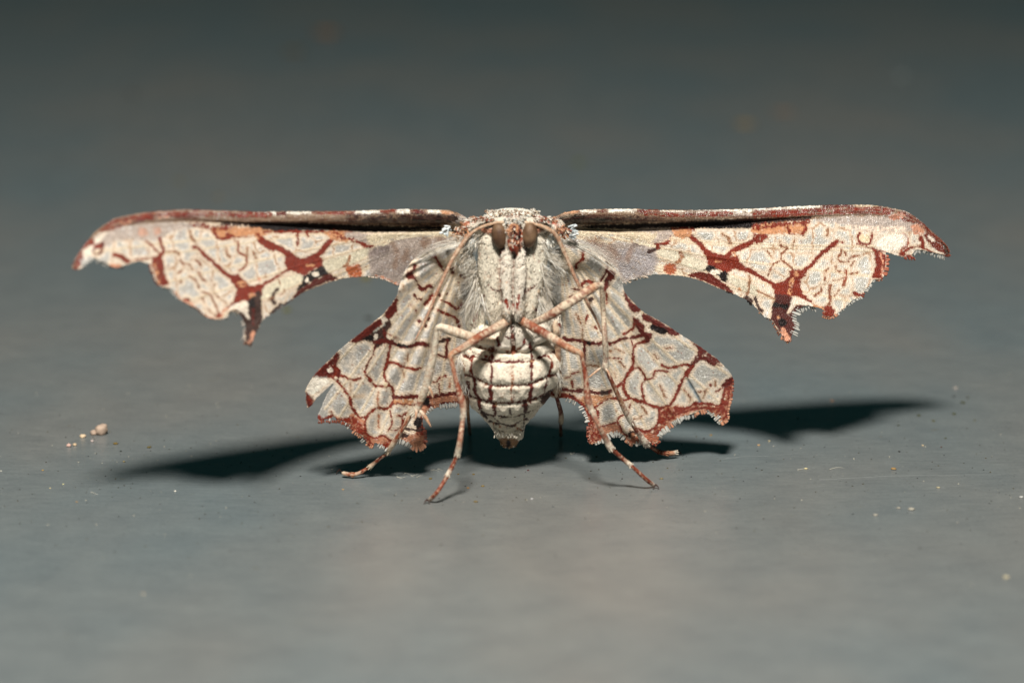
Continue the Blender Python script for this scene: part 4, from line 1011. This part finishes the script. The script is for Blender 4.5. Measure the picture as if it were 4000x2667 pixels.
for t_, w_ in (('440,380 370,400', 30), ('640,360 650,440', 24), ('720,350 750,370', 16), ('920,370 900,440', 20)):
    p.line('J', t_, w_, DRED, mot=.2)
p.line('J', '785,190 790,330 800,500', 9, lin(110, 60, 50), jag=3.6, groove=.055).line('J', '720,190 740,240', 40, DBROWN, jag=3.6, mot=.1).line('J', '840,190 880,240', 30, DBROWN, jag=3.6, mot=.15).line('J', '450,455 580,490 700,500 800,510 930,440 1060,350', 9, lin(130, 80, 60), jag=3.6, groove=.02)
p.line('J', '1240,220 1300,260 1300,370', 30, RUST, jag=3.6, mot=.3)
n = len(bme.vertices)
co = np.empty(n * 3); bme.vertices.foreach_get('co', co); co = co.reshape(-1, 3)
no = np.empty(n * 3); bme.vertices.foreach_get('normal', no); no = no.reshape(-1, 3)
px, py = proj(co)
col, cell, h = p.run(px, py, 9)
bul = 0.022 * sstep(2, 34, p.dn) * (py > 1350)
hh = h + bul + 0.006 * (fbm(px / 9, py / 9, 5) - 0.5) + 0.010 * (fbm(px / 22, py / 26, 15) - 0.5) * (py < 1340)
front = sstep(0.3, -0.2, no[:, 1])
co = co + no * (hh * front)[:, None]
bme.vertices.foreach_set('co', co.ravel())
for a_ in list(bme.color_attributes):
    bme.color_attributes.remove(a_)
bme.materials.clear(); bme.materials.append(M_BODY)
bme.polygons.foreach_set('use_smooth', [True] * len(bme.polygons))
set_attr(bme, col * (0.9 + 0.2 * hash2(px / 3, py / 4, 3))[:, None])
body = bpy.data.objects.new('body', bme); COL.objects.link(body); body.parent = moth
body.matrix_parent_inverse = moth.matrix_world.inverted(); bme.update()

# eyes
for (ex, ey, Y, rx, ry, rot) in ((1952, 920, -1.115, 31, 50, -8), (2067, 917, -1.115, 31, 48, 8)):
    bm = bmesh.new(); ell(bm, ex, ey, Y, rx, ry, 34, rot, 0, 40)
    me = bpy.data.meshes.new('eye'); bm.to_mesh(me); bm.free()
    me.polygons.foreach_set('use_smooth', [True] * len(me.polygons)); me.materials.append(M_EYE)
    o = bpy.data.objects.new('eye', me); COL.objects.link(o); o.parent = moth; o.matrix_parent_inverse = moth.matrix_world.inverted()


# ------------------------------------------------------------------ legs and antennae
def tube(name, ctrl, bands, mat, parent, n=16, sub=10, spk=RUST, spk_amt=0.5, rough=0.06, tufts=0, ring=0, seed=0):
    """ctrl: (px, py, Y, radius px); Y None stands on the ground"""
    P = []
    for (x, y, Y, r) in ctrl:
        if Y is None:
            q = on_ground(x, y, r / SC * 0.8)
        else:
            q = at(x, y, Y)
            q[2] = max(q[2], r / SC * 0.8)
        P.append([q[0], q[1], q[2], r * 0.9 / SC])
    S = spline(np.array(P), n=sub)
    S[:, 2] = np.maximum(S[:, 2], S[:, 3] * 0.75)
    ds = np.linalg.norm(np.diff(S[:, :3], axis=0), axis=1); L = np.concatenate([[0], np.cumsum(ds)])
    m = max(24, int(L[-1] / 0.012))
    u = np.linspace(0, L[-1], m)
    Q = np.stack([np.interp(u, L, S[:, k]) for k in range(4)], -1)
    t = np.interp(u, L, np.linspace(0, len(ctrl) - 1, len(S)))      # parameter in control-point units
    V = []; C = []; F = []
    bt = np.array([b[0] for b in bands]); bc = np.array([b[1] for b in bands])
    for i in range(m):
        d = unit(Q[min(i + 1, m - 1), :3] - Q[max(i - 1, 0), :3])
        a = unit(np.cross(d, (0.1, 1, 0.05))); b2 = np.cross(d, a)
        r = Q[i, 3]
        if i == 0 or i == m - 1:
            r *= 0.35
        elif i == 1 or i == m - 2:
            r *= 0.8
        if ring:
            r *= 1 + 0.10 * math.sin(u[i] / ring * 2 * math.pi)
        cb0 = np.array([np.interp(t[i] + 0.25 * (vnoise(np.array(u[i] * 30.), np.array(3.), seed) - .5), bt, bc[:, k]) for k in range(3)])
        for k in range(n):
            th = 2 * math.pi * k / n
            nz_ = fbm(np.array(u[i] * 28.0 + seed), np.array(k * 0.9), seed)
            V.append(Q[i, :3] + (a * math.cos(th) + b2 * math.sin(th)) * r * (1 + rough * (nz_ - 0.5) * 4))
            sp = float(sstep(0.50, 0.62, vnoise(np.array(u[i] * 55.0 + seed * 3), np.array(k * 0.8 + 5), seed + 4))) * spk_amt
            sl = float(sstep(0.54, 0.64, vnoise(np.array(u[i] * 40.0 + seed * 7), np.array(k * 0.7 + 15), seed + 8))) * 0.55
            cb = cb0 * (1 - sl) + LC * sl
            cc = cb * (1 - sp) + spk * sp
            C.append(cc * (0.85 + 0.3 * float(hash2(i, k, seed))))
    for i in range(m - 1):
        for k in range(n):
            F.append((i * n + k, i * n + (k + 1) % n, (i + 1) * n + (k + 1) % n, (i + 1) * n + k))
    F.append(tuple(range(n))[::-1]); F.append(tuple((m - 1) * n + k for k in range(n)))
    C = np.array(C); acc = Acc(); acc.add(V, F, C)
    # scale tufts standing off the segment ends
    for (tt, cnt, Ls, c_) in (tufts or []):
        i = int(np.argmin(np.abs(t - tt))); d = unit(Q[min(i + 2, m - 1), :3] - Q[max(i - 2, 0), :3])
        a = unit(np.cross(d, (0.1, 1, 0.05))); b2 = np.cross(d, a)
        for q in range(cnt):
            th = 2 * math.pi * (q + random.random() * .6) / cnt
            rad = a * math.cos(th) + b2 * math.sin(th)
            paddle(acc, Q[i, :3] + rad * Q[i, 3] * 0.8 - d * Ls * 0.3, d + rad * 0.28, Ls, Ls * 0.3, c_ * random.uniform(.8, 1.1), nrm=rad)
    return acc.build(name, mat, parent)


LC = lin(212, 194, 168); LR = lin(130, 64, 42); LP = lin(178, 132, 100); LW = lin(222, 210, 190); LPI = lin(160, 114, 92)
LQ = lin(160, 106, 78)
# front left: folded femur reaching forward, shin and foot going down to the surface
leg = tube('leg', [(1990, 1248, -1.18, 17), (1960, 1268, -1.28, 19), (1880, 1312, -1.46, 18), (1810, 1358, -1.66, 16), (1762, 1386, -1.78, 11),
                   (1766, 1420, -1.8, 9), (1785, 1500, -1.84, 11), (1803, 1560, -1.86, 15), (1810, 1605, -1.87, 13), (1806, 1650, -1.88, 10), (1797, 1720, -1.95, 11), (1790, 1764, -1.92, 13), (1783, 1785, -1.9, 9), (1766, 1822, -1.9, 9), (1751, 1850, -1.92, 10), (1738, 1875, -1.95, 8), (1705, 1925, -2.0, 9), (1677, 1952, None, 9)],
           [(0, LQ), (1.4, LC), (1.8, LR), (2.5, LQ), (2.9, LC), (3.4, LQ), (4, LP), (5, LQ), (6.5, LR), (7.5, LPI), (8.2, LW), (9, LPI), (10, LPI), (10.9, LW), (11.3, LW), (11.8, LR), (13.2, LR), (13.6, LW), (14.2, LW), (14.6, LR), (16.4, LR), (16.8, LW), (17, BROWN)], M_LEG, moth, spk_amt=.45, seed=1,
           tufts=[(8.4, 5, .05, LW), (11.2, 6, .06, LW), (14.1, 5, .05, LW)])
leg2 = tube('leg', [(2030, 1246, -1.18, 17), (2055, 1262, -1.26, 19), (2120, 1298, -1.4, 18), (2190, 1340, -1.54, 17), (2240, 1368, -1.62, 14), (2268, 1380, -1.66, 11),
                    (2276, 1410, -1.66, 9), (2289, 1480, -1.67, 11), (2296, 1560, -1.68, 15), (2310, 1600, -1.68, 12), (2340, 1665, -1.7, 9), (2370, 1722, -1.62, 13), (2384, 1746, -1.6, 14), (2400, 1762, -1.58, 9), (2438, 1796, -1.52, 9), (2460, 1814, -1.5, 11), (2474, 1826, -1.5, 8), (2520, 1868, -1.45, 9), (2555, 1896, None, 9)],
            [(0, LC), (1, LQ), (2.1, LR), (2.6, LC), (3.0, LQ), (4.0, LP), (5, LP), (6, LR), (7.5, LR), (8.3, LPI), (9, LW), (9.6, LPI), (10.6, LPI), (11.2, LW), (12.2, LW), (12.8, LR), (14.0, LR), (14.4, LW), (15.2, LW), (15.6, LR), (17.4, LR), (17.8, LW), (18, BROWN)], M_LEG, moth, spk_amt=.45, seed=2,
            tufts=[(9, 5, .05, LW), (12, 6, .06, LW), (15, 5, .05, LW)])
# middle left
leg3 = tube('leg', [(1950, 1345, -1.12, 14), (1900, 1328, -1.2, 18), (1840, 1316, -1.44, 20), (1770, 1294, -1.50, 20), (1722, 1278, -1.54, 15), (1706, 1284, -1.54, 9),
                    (1704, 1310, -1.52, 11), (1697, 1370, -1.48, 14), (1680, 1440, -1.44, 17), (1664, 1510, -1.40, 17), (1645, 1560, -1.36, 15), (1628, 1600, -1.33, 14), (1606, 1622, -1.30, 8), (1570, 1680, -1.24, 9), (1535, 1735, -1.16, 11), (1515, 1765, -1.07, 9), (1495, 1782, -1.05, 7), (1462, 1808, -1.00, 8), (1448, 1820, -0.98, 11), (1436, 1828, -0.97, 7), (1400, 1848, -0.99, 8), (1370, 1853, -0.98, 9), (1335, 1846, -0.95, 9)],
            [(0, LC), (5, LW), (9.3, LW), (9.8, LC), (10.2, LR), (10.6, LW), (11.5, LW), (12, LP), (12.6, LR), (13.4, LR), (14, LC), (15, LC), (15.4, DRED), (16.8, DRED), (17.3, LC), (18.4, LC), (18.8, LR), (21, LR), (22, LC)], M_LEG, moth, spk=lin(150, 90, 54), spk_amt=.4, seed=3,
            tufts=[(11.4, 7, .08, LW), (14.8, 6, .07, LC), (18.2, 6, .05, LC), (19.5, 5, .04, LR), (20.5, 5, .05, LP)])
# middle right
leg4 = tube('leg', [(2076, 1262, -1.15, 13), (2110, 1250, -1.22, 16), (2165, 1222, -1.28, 20), (2230, 1180, -1.3, 19), (2300, 1134, -1.25, 19), (2336, 1114, -1.2, 14), (2350, 1120, -1.18, 8),
                    (2352, 1150, -1.14, 10), (2357, 1220, -1.06, 11), (2363, 1320, -1.10, 12), (2366, 1400, -1.02, 12), (2364, 1434, -1.00, 14), (2370, 1450, -0.98, 8), (2385, 1480, -0.94, 9), (2415, 1545, -0.84, 10), (2440, 1600, -0.74, 12), (2462, 1640, -0.66, 13), (2476, 1665, -0.62, 9), (2500, 1700, -0.52, 12), (2522, 1730, -0.44, 15), (2540, 1742, -0.25, 9), (2570, 1762, -0.12, 10), (2600, 1770, -0.20, 10), (2640, 1768, -0.16, 10)],
            [(0, LW), (1.5, LC), (2, LR), (2.5, LC), (3.2, LC), (4.2, LP), (5, LC), (8, LC), (11, LW), (11.6, LW), (12, LR), (13, LR), (14.4, LP), (15.4, LW), (16.4, LW), (16.8, LR), (17.4, LR), (18, LW), (19.2, LW), (19.8, LR), (22, LR), (22.6, LP), (23, LW)], M_LEG, moth, spk=RUST, spk_amt=.6, seed=4,
            tufts=[(11.3, 6, .07, LW), (16.3, 6, .06, LW), (19.0, 7, .07, LW), (21, 6, .05, LR), (22, 6, .05, LP), (22.9, 7, .05, LW)])
# hind legs, mostly hidden behind the abdomen
leg5 = tube('leg', [(2165, 1250, -0.95, 14), (2178, 1330, -0.98, 14), (2180, 1410, -0.94, 11), (2186, 1480, -0.8, 9), (2172, 1530, -0.6, 8), (2180, 1570, -0.45, 9), (2190, 1606, -0.2, 10), (2192, 1640, 0.05, 12), (2190, 1660, 0.3, 7), (2191, 1702, None, 9)],
            [(0, LC), (2, LP), (3.5, LW), (4, LC), (4.4, DRED), (6, DRED), (6.5, LC), (7.4, LC), (7.8, DRED), (8.4, LR), (9, lin(150, 126, 90))], M_LEG, moth, spk_amt=.4, seed=5, tufts=[(4, 5, .06, LW), (7.3, 5, .05, LC)])
leg6 = tube('leg', [(1838, 1300, -0.9, 13), (1826, 1400, -0.75, 12), (1824, 1500, -0.6, 9), (1826, 1560, -0.45, 8), (1828, 1612, -0.2, 7), (1832, 1660, 0.2, 7), (1836, 1698, None, 7)],
            [(0, LC), (3, LP), (4, ORANGE), (5, LR), (6, BROWN)], M_LEG, moth, spk_amt=.4, seed=6)
for k, (prt, x0, y0, Y0, x1, y1, Y1, r) in enumerate(((leg3, 1670, 1500, -1.42, 1692, 1556, -1.46, 6), (leg3, 1640, 1602, -1.36, 1684, 1668, -1.4, 8), (leg3, 1626, 1598, -1.38, 1622, 1636, -1.46, 6),
                                                  (leg4, 2348, 1436, -1.04, 2294, 1479, -1.1, 5), (leg4, 2366, 1440, -1.04, 2384, 1474, -1.11, 5), (leg5, 2184, 1520, -0.62, 2186, 1548, -0.6, 5))):
    tube('spur', [(x0, y0, Y0, r), ((x0 + x1) / 2 + 2, (y0 + y1) / 2 - 2, (Y0 + Y1) / 2, r), (x1, y1, Y1, 2)], [(0, LW), (1, LP), (2, LP)], M_LEG, prt, spk_amt=.2, seed=20 + k)
for prt, gx_, gy_ in ((leg, 1668, 1960), (leg2, 2562, 1902), (leg3, 1326, 1843), (leg4, 2650, 1769)):
    acc = Acc()
    for s_ in (-1, 1):
        q = on_ground(gx_, gy_, 0.02); hair(acc, [q + np.array([0.0, 0.02, 0.02]), q + np.array([s_ * 0.02, -0.01, 0.012]), q + np.array([s_ * 0.035, -0.03, -0.015])], 0.012, DBROWN, 6)
    acc.build('claw', M_LEG, prt)
tube('antenna', [(1976, 868, -1.1, 8), (1935, 872, -1.12, 6.5), (1890, 884, -1.12, 6.5), (1850, 905, -1.12, 6.5), (1812, 945, -1.14, 9), (1770, 1010, -1.18, 8.5), (1735, 1080, -1.22, 8), (1708, 1140, -1.26, 7.5), (1680, 1210, -1.3, 6.5), (1650, 1275, -1.34, 5), (1621, 1330, -1.38, 3.5)],
     [(0, LC), (1, lin(190, 152, 120)), (4, lin(178, 142, 116)), (7, lin(168, 126, 102)), (10, lin(176, 136, 110))], M_LEG, moth, n=12, spk=lin(120, 70, 52), spk_amt=.35, ring=.032, seed=11)
tube('antenna', [(2038, 868, -1.1, 8), (2080, 874, -1.12, 6.5), (2125, 888, -1.1, 9), (2165, 912, -1.08, 9), (2188, 950, -1.06, 9), (2215, 1010, -1.05, 8.5), (2240, 1070, -1.05, 8), (2268, 1130, -1.05, 7.5), (2300, 1195, -1.0, 6.5), (2330, 1250, -0.95, 5), (2350, 1300, -0.92, 4)],
     [(0, LC), (1, lin(190, 152, 120)), (4, lin(178, 142, 116)), (7, lin(168, 126, 102)), (10, lin(176, 136, 110))], M_LEG, moth, n=12, spk=lin(120, 70, 52), spk_amt=.35, ring=.032, seed=12)

# ------------------------------------------------------------------ fur and tufts
fur = Acc()
FC = [lin(232, 226, 212), lin(214, 204, 186), lin(240, 238, 230), lin(196, 184, 168)]


def tuft(p0, p1, d, L, cnt, Y, spread=0.25, r=1.3, bend=0.2, frame='I', cols=None):
    a = PT(frame, '%f,%f %f,%f' % (*p0, *p1)); s = FR[frame][2]
    for k in range(cnt):
        q = a[0] + (a[1] - a[0]) * random.random() + np.array([random.gauss(0, 4), random.gauss(0, 4)])
        dd = np.array(d, float) / np.linalg.norm(d); ang = random.gauss(0, spread)
        dd = np.array([dd[0] * math.cos(ang) - dd[1] * math.sin(ang), dd[0] * math.sin(ang) + dd[1] * math.cos(ang)])
        l = L / s * random.uniform(0.5, 1.15); pn = np.array([-dd[1], dd[0]]); bb = random.gauss(0, bend)
        y0 = Y + random.gauss(0, .03); dy = random.gauss(-0.06, .06)
        pts = [at(*(q + dd * l * t + pn * bb * l * t * t), y0 + dy * t) for t in (0, .25, .5, .75, 1)]
        hair(fur, pts, r / SC * random.uniform(.7, 1.3), random.choice(cols or FC) * random.uniform(.85, 1.05))


tuft((500, 420), (540, 560), (-0.8, 1), 200, 45, -1.04)
tuft((430, 620), (500, 820), (-1, 0.75), 210, 110, -1.0, .35)
tuft((500, 820), (500, 1000), (-0.9, 0.7), 190, 100, -1.0, .3)
tuft((500, 960), (560, 1250), (-0.35, 1), 320, 150, -1.04, .14)
tuft((480, 1080), (520, 1250), (-0.42, 1), 380, 60, -1.06, .08)
tuft((560, 1150), (620, 1350), (0.2, 1), 230, 60, -1.06, .14)
tuft((1300, 420), (1330, 620), (0.7, 1), 190, 70, -0.98, .3)
tuft((1360, 620), (1440, 820), (1, 0.55), 230, 150, -0.95, .35)
tuft((1280, 700), (1320, 1100), (0.55, 1), 240, 160, -0.98, .22)
tuft((1250, 1100), (1280, 1350), (0.35, 1), 240, 110, -1.0, .2)
tuft((1420, 800), (1560, 840), (0.1, 1), 120, 60, -0.9, .35)
tuft((260, 780), (420, 800), (-0.1, 1), 130, 50, -1.0, .35)
tuft((300, 700), (460, 500), (-0.6, 1), 120, 50, -1.0, .4)
tuft((260, 1060), (330, 1180), (-.8, .6), 70, 30, -0.95, .4)
tuft((250, 560), (330, 900), (-0.25, 1), 110, 120, -0.98, .3, frame='J')
tuft((1230, 560), (1260, 800), (0.2, 1), 110, 70, -0.93, .3, frame='J')
tuft((400, 250), (300, 150), (0.5, 1), 90, 0, -1, frame='J')
tuft((900, 1250), (1240, 900), (0.2, 1), 40, 0, -0.8, frame='J')
# long hairs over the wing bases
for k in range(46):
    t = k / 45.
    a = (1810 + random.gauss(0, 6), 950 + random.gauss(0, 6)); bz = (1640 - 90 * t + random.gauss(0, 6), 985 + 110 * t + random.gauss(0, 5))
    hair(fur, [at(a[0] + (bz[0] - a[0]) * u, a[1] + (bz[1] - a[1]) * u - 22 * math.sin(math.pi * u), -0.98 - .12 * u) for u in (0, .25, .5, .75, 1)], 1.1 / SC, random.choice(FC))
    a = (2195 + random.gauss(0, 6), 942 + random.gauss(0, 6)); bz = (2360 + 90 * t + random.gauss(0, 6), 985 + 130 * t + random.gauss(0, 5))
    hair(fur, [at(a[0] + (bz[0] - a[0]) * u, a[1] + (bz[1] - a[1]) * u - 22 * math.sin(math.pi * u), -0.78 + .1 * u) for u in (0, .25, .5, .75, 1)], 1.1 / SC, random.choice(FC))
fo = fur.build('fur', M_FUR, moth); fo['kind'] = 'stuff'

# short scales all over the body, each in the colour of the skin under it
bs = Acc()
cand = np.nonzero((no[:, 1] < 0.15) & (co[:, 2] > 0.05) & (col.mean(1) > 0.26))[0]
pick = rng.choice(cand, 9000, replace=False)
for i in pick:
    nv = no[i]; down = np.array([0.25 * rng.normal(), -0.1, -1.0]) if py[i] > 930 else np.array([0.8 * rng.normal(), -0.3, 0.3])
    dd = unit(down - nv * np.dot(down, nv)); fu = 1.0 if py[i] < 1300 else 0.5
    l = 0.042 * fu * rng.uniform(.6, 1.3)
    c_ = bme.color_attributes['pigment'].data[int(i)].color
    paddle(bs, co[i] - nv * 0.004, dd + nv * rng.uniform(.02, .2) * fu, l, l * rng.uniform(.3, .5), np.array(c_[:3]) * rng.uniform(.85, 1.12), nrm=nv)
bo = bs.build('body_scales', M_FUR, moth); bo['kind'] = 'stuff'

# broad loose scales: crown, collar, shoulder tufts, tail tip
sc_ = Acc()


def scales(box, d, L, W_s, cnt, Y, cols, frame='I', spread=.5, lift=0.0):
    s = FR[frame][2]
    for k in range(cnt):
        x = random.uniform(box[0], box[2]); y = random.uniform(box[1], box[3])
        q = PT(frame, '%f,%f' % (x, y))[0]
        ang = math.atan2(d[1], d[0]) + random.gauss(0, spread)
        l = L / s * random.uniform(.7, 1.2)
        P0 = at(q[0], q[1], Y + random.gauss(0, .02)); P1 = at(q[0] + math.cos(ang) * l, q[1] + math.sin(ang) * l, Y - lift - random.uniform(0, .04))
        paddle(sc_, P0, P1 - P0, np.linalg.norm(P1 - P0), W_s / s * random.uniform(.7, 1.2) / SC, random.choice(cols) * random.uniform(.85, 1.05))


scales((620, 135, 1260, 200), (0, -1), 26, 20, 170, -0.99, [WHITE, WHITE, CREAM, LC, LP], spread=1.0)
scales((420, 210, 760, 260), (-.8, .3), 44, 18, 90, -1.08, [WHITE, CREAM, LR, LP], spread=.4)
scales((1180, 210, 1460, 270), (.8, .4), 44, 18, 90, -1.05, [WHITE, CREAM, LR, LP], spread=.4)
scales((860, 220, 1060, 290), (0, 1), 34, 20, 60, -1.19, [WHITE, CREAM, lin(214, 214, 208)], spread=.9)
scales((900, 310, 1040, 560), (0, 1), 50, 26, 46, -1.24, [LR, LP, CREAM, DRED, ORANGE], spread=.5)
scales((400, 430, 500, 520), (-.5, 1), 110, 28, 22, -1.08, [lin(228, 232, 230), WHITE], spread=.25)
scales((130, 330, 200, 400), (-1, .5), 90, 26, 12, -1.0, [lin(214, 224, 226), lin(232, 236, 236)], spread=.5)
scales((1620, 330, 1680, 460), (1, -.1), 90, 24, 22, -0.85, [lin(214, 224, 226), lin(232, 236, 236)], spread=.4)
scales((250, 320, 400, 440), (-.6, .8), 60, 26, 36, -1.02, [LP, CREAM, LR, ORANGE], spread=.6)
scales((1480, 340, 1620, 440), (.6, .8), 60, 26, 30, -0.92, [LP, CREAM, LR, ORANGE], spread=.6)
scales((1360, 420, 1450, 520), (.6, 1), 90, 36, 20, -1.0, [lin(226, 226, 218), WHITE], spread=.3)
scales((670, 1380, 820, 1440), (0, 1), 56, 18, 60, -0.66, [lin(150, 118, 84), lin(110, 80, 56), CREAM], frame='J', spread=.15)
scales((600, 1250, 890, 1370), (0, 1), 30, 16, 60, -0.85, [lin(196, 188, 172)], frame='J', spread=.2)
so = sc_.build('loose_scales', M_FUR, moth); so['kind'] = 'stuff'


# ------------------------------------------------------------------ dust and crumbs on the surface
def blob(acc, P, r, col, flat=.6, seed=0, lumpy=.35, n=3):
    bm = bmesh.new(); bmesh.ops.create_icosphere(bm, subdivisions=n, radius=1)
    V = np.array([v.co[:] for v in bm.verts]); F = [tuple(v.index for v in f.verts) for f in bm.faces]; bm.free()
    k = 1 + lumpy * (fbm(V[:, 0] * 1.7 + seed, V[:, 1] * 1.7 + V[:, 2] * 2.3, seed) - .5) * 2
    V = V * k[:, None] * np.array([r, r, r * flat]); V[:, 2] += r * flat * .75
    V[:, 2] = np.maximum(V[:, 2], 0.0)
    acc.add(V + P, F, col * (0.85 + 0.3 * fbm(V[:, 0] / r * 2, V[:, 2] / r * 2, seed + 3))[:, None])


CR = lin(178, 156, 138)
crumbs = [(398, 1684, 24, .95, CR, 'largest pale cream crumb, at the right end of the crumb trail left of the moth'),
          (366, 1691, 13, .8, CR, 'small cream crumb touching the left side of the largest pale crumb'),
          (323, 1702, 12, .6, lin(216, 192, 160), 'low oblong beige crumb midway along the crumb trail left of the moth'),
          (292, 1736, 8, .7, lin(200, 176, 144), 'tiny tan crumb just right of the pinkish one in the trail left of the moth'),
          (269, 1740, 9, .8, lin(206, 172, 158), 'tiny pinkish crumb near the left end of the trail left of the moth'),
          (360, 1722, 7, .7, lin(186, 172, 166), 'tiny greyish crumb just below the small cream crumb left of the moth'),
          (1276, 112, 46, .25, lin(120, 92, 66), 'far out-of-focus brownish crumb near the top edge of the photograph, left of centre'),
          (1150, 186, 40, .2, lin(96, 86, 66), 'fainter out-of-focus brown fleck just below left of the far brownish crumb'),
          (2910, 468, 40, .15, lin(130, 112, 78), 'out-of-focus ochre fleck on the right, left end of a blurred streak'),
          (3060, 420, 40, .15, lin(126, 108, 92), 'out-of-focus pinkish brown fleck on the right, right end of a blurred streak'),
          (700, 706, 12, .3, lin(110, 98, 40), 'blurred olive fleck above the left forewing'),
          (852, 765, 13, .3, lin(120, 98, 56), 'blurred brown fleck resting just above the left forewing edge in the picture'),
          (2504, 1791, 4, .9, None, None)]
for i, (x, y, r, fl, c, lab) in enumerate(crumbs):
    if lab is None:
        continue
    q = on_ground(x, y + r * .5); dist = np.linalg.norm(q - CAM)
    acc = Acc(); blob(acc, np.zeros(3), r / SC * dist / 32.5, c, fl, i + 2)
    o = acc.build('crumb' if i < 6 else 'fleck', M_CRUMB, None)
    o.location = q
    o['label'] = lab; o['category'] = 'crumb' if i < 6 else 'fleck'
    o['group'] = 'crumbs in the trail left of the moth' if i < 6 else 'out-of-focus flecks behind the moth'

dust = Acc()
# specks that can be placed from the photograph: x, y, radius px, colour
spots = [(412, 1860, 3.5, BLACK), (451, 1734, 10, lin(116, 96, 44)), (583, 1748, 9, lin(104, 92, 48)), (472, 1763, 5, lin(50, 56, 50)), (247, 1891, 4, lin(214, 206, 150)), (196, 1906, 4, lin(190, 176, 130)), (167, 1837, 5, lin(170, 136, 80)), (484, 1803, 5, lin(168, 146, 90)),
         (684, 1918, 5, WHITE), (2063, 1837, 5, lin(84, 26, 30)), (2777, 1700, 6, lin(150, 120, 70)), (2749, 1713, 4, BLACK), (3005, 1723, 5, lin(220, 204, 160)), (2964, 1739, 6, lin(200, 160, 110)), (3513, 1764, 5, BLACK), (3605, 1740, 5, lin(214, 190, 150)), (3677, 1746, 4, lin(90, 56, 40)),
         (3761, 1574, 9, lin(64, 66, 36)), (3727, 1618, 8, lin(70, 72, 40)), (3589, 1624, 8, lin(70, 72, 40)), (3509, 1662, 6, lin(56, 60, 34)), (3647, 1645, 7, lin(86, 84, 50)), (3807, 1642, 5, lin(86, 84, 50)), (3693, 1712, 5, lin(70, 70, 36)), (3726, 1549, 7, lin(60, 62, 60)), (3780, 1553, 6, lin(80, 80, 64)),
         (3733, 1517, 9, lin(180, 170, 160)), (3250, 1566, 8, lin(190, 150, 120)), (3490, 1833, 12, lin(150, 122, 80)), (3148, 1831, 7, lin(210, 196, 150)), (1858, 1960, 9, lin(120, 104, 64)), (2160, 1979, 6, lin(96, 100, 98)), (2078, 1949, 6, lin(190, 190, 190)), (1828, 1906, 6, lin(160, 120, 70)), (1886, 1899, 7, lin(130, 110, 60)),
         (1682, 1870, 7, lin(108, 92, 44)), (1790, 1852, 5, lin(120, 96, 40)), (1850, 1853, 6, lin(110, 90, 40)), (1340, 1912, 5, lin(190, 150, 96)), (1401, 1660, 5, lin(190, 180, 120)), (2166, 1779, 4, lin(70, 64, 36)), (2210, 1789, 4, lin(70, 64, 36)), (2330, 1784, 5, lin(80, 74, 40)), (2584, 1870, 8, lin(120, 110, 80)),
         (3420, 2012, 10, lin(152, 148, 136)), (3510, 1985, 9, lin(152, 148, 136)), (3560, 1990, 14, lin(152, 148, 136)), (3990, 1942, 8, lin(200, 200, 196)), (1430, 1088, 20, lin(120, 110, 40)), (1120, 1215, 16, lin(110, 110, 50)), (1440, 1245, 16, lin(60, 62, 58)), (2260, 640, 18, lin(90, 100, 50)), (520, 370, 12, BLACK), (3520, 300, 14, lin(150, 160, 160)),
         (3930, 2255, 12, lin(190, 180, 150)), (3665, 1905, 8, lin(180, 170, 140)), (560, 2320, 8, lin(170, 160, 140)), (4, 1840, 6, lin(190, 190, 180)), (300, 1960, 5, lin(170, 140, 100)), (2430, 1870, 4, BLACK), (1655, 1770, 4, WHITE)]
for i, (x, y, r, c) in enumerate(spots):
    q = on_ground(x, y); dist = np.linalg.norm(q - CAM)
    blob(dust, q, r / SC * dist / 32.5, c, .35, i, n=2)
for i in range(1500):
    x = random.uniform(-100, 4100); y = 1777 + random.gauss(60, 190)
    if y < 1250:
        continue
    q = on_ground(x, y)
    c = random.choice([lin(60, 56, 40), lin(40, 40, 40), lin(84, 76, 44), lin(180, 176, 160), lin(60, 56, 40)])
    blob(dust, q, (1.0 + 3.0 * random.random() ** 2.5) / SC, c, .4, i, n=1)
# faint long scratches in the paint, a few thousandths proud where the paint was rolled up
for i, (xa, ya, xb, yb) in enumerate([(60, 2360, 760, 1870), (955, 1390, 1004, 1660), (3200, 1870, 3990, 1845), (2800, 1795, 3150, 1765)]):
    pts = [on_ground(xa + (xb - xa) * u, ya + (yb - ya) * u + 3 * math.sin(u * 7 + i), 0.0) for u in np.linspace(0, 1, 14)]
    hair(dust, pts, 0.9 / SC, lin(122, 127, 125), 4)
# pale fibres lying flat
for i, (x, y, l) in enumerate([(1570, 1862, 40), (1620, 1855, 30), (1640, 1860, 26), (1700, 1838, 34), (1720, 1834, 22), (1933, 1810, 26), (1835, 1776, 24), (2240, 1768, 26), (3140, 1832, 50), (3270, 1829, 60), (1590, 1850, 24), (370, 1925, 30)]):
    a = random.uniform(-.5, .5)
    pts = [on_ground(x + l * (u - .5), y + math.sin(u * 4 + i) * 4 + (u - .5) * l * .25 * a, .006) for u in np.linspace(0, 1, 6)]
    hair(dust, pts, 1.3 / SC, lin(210, 206, 190), 4)
d = dust.build('dust', M_CRUMB, None); d['kind'] = 'stuff'
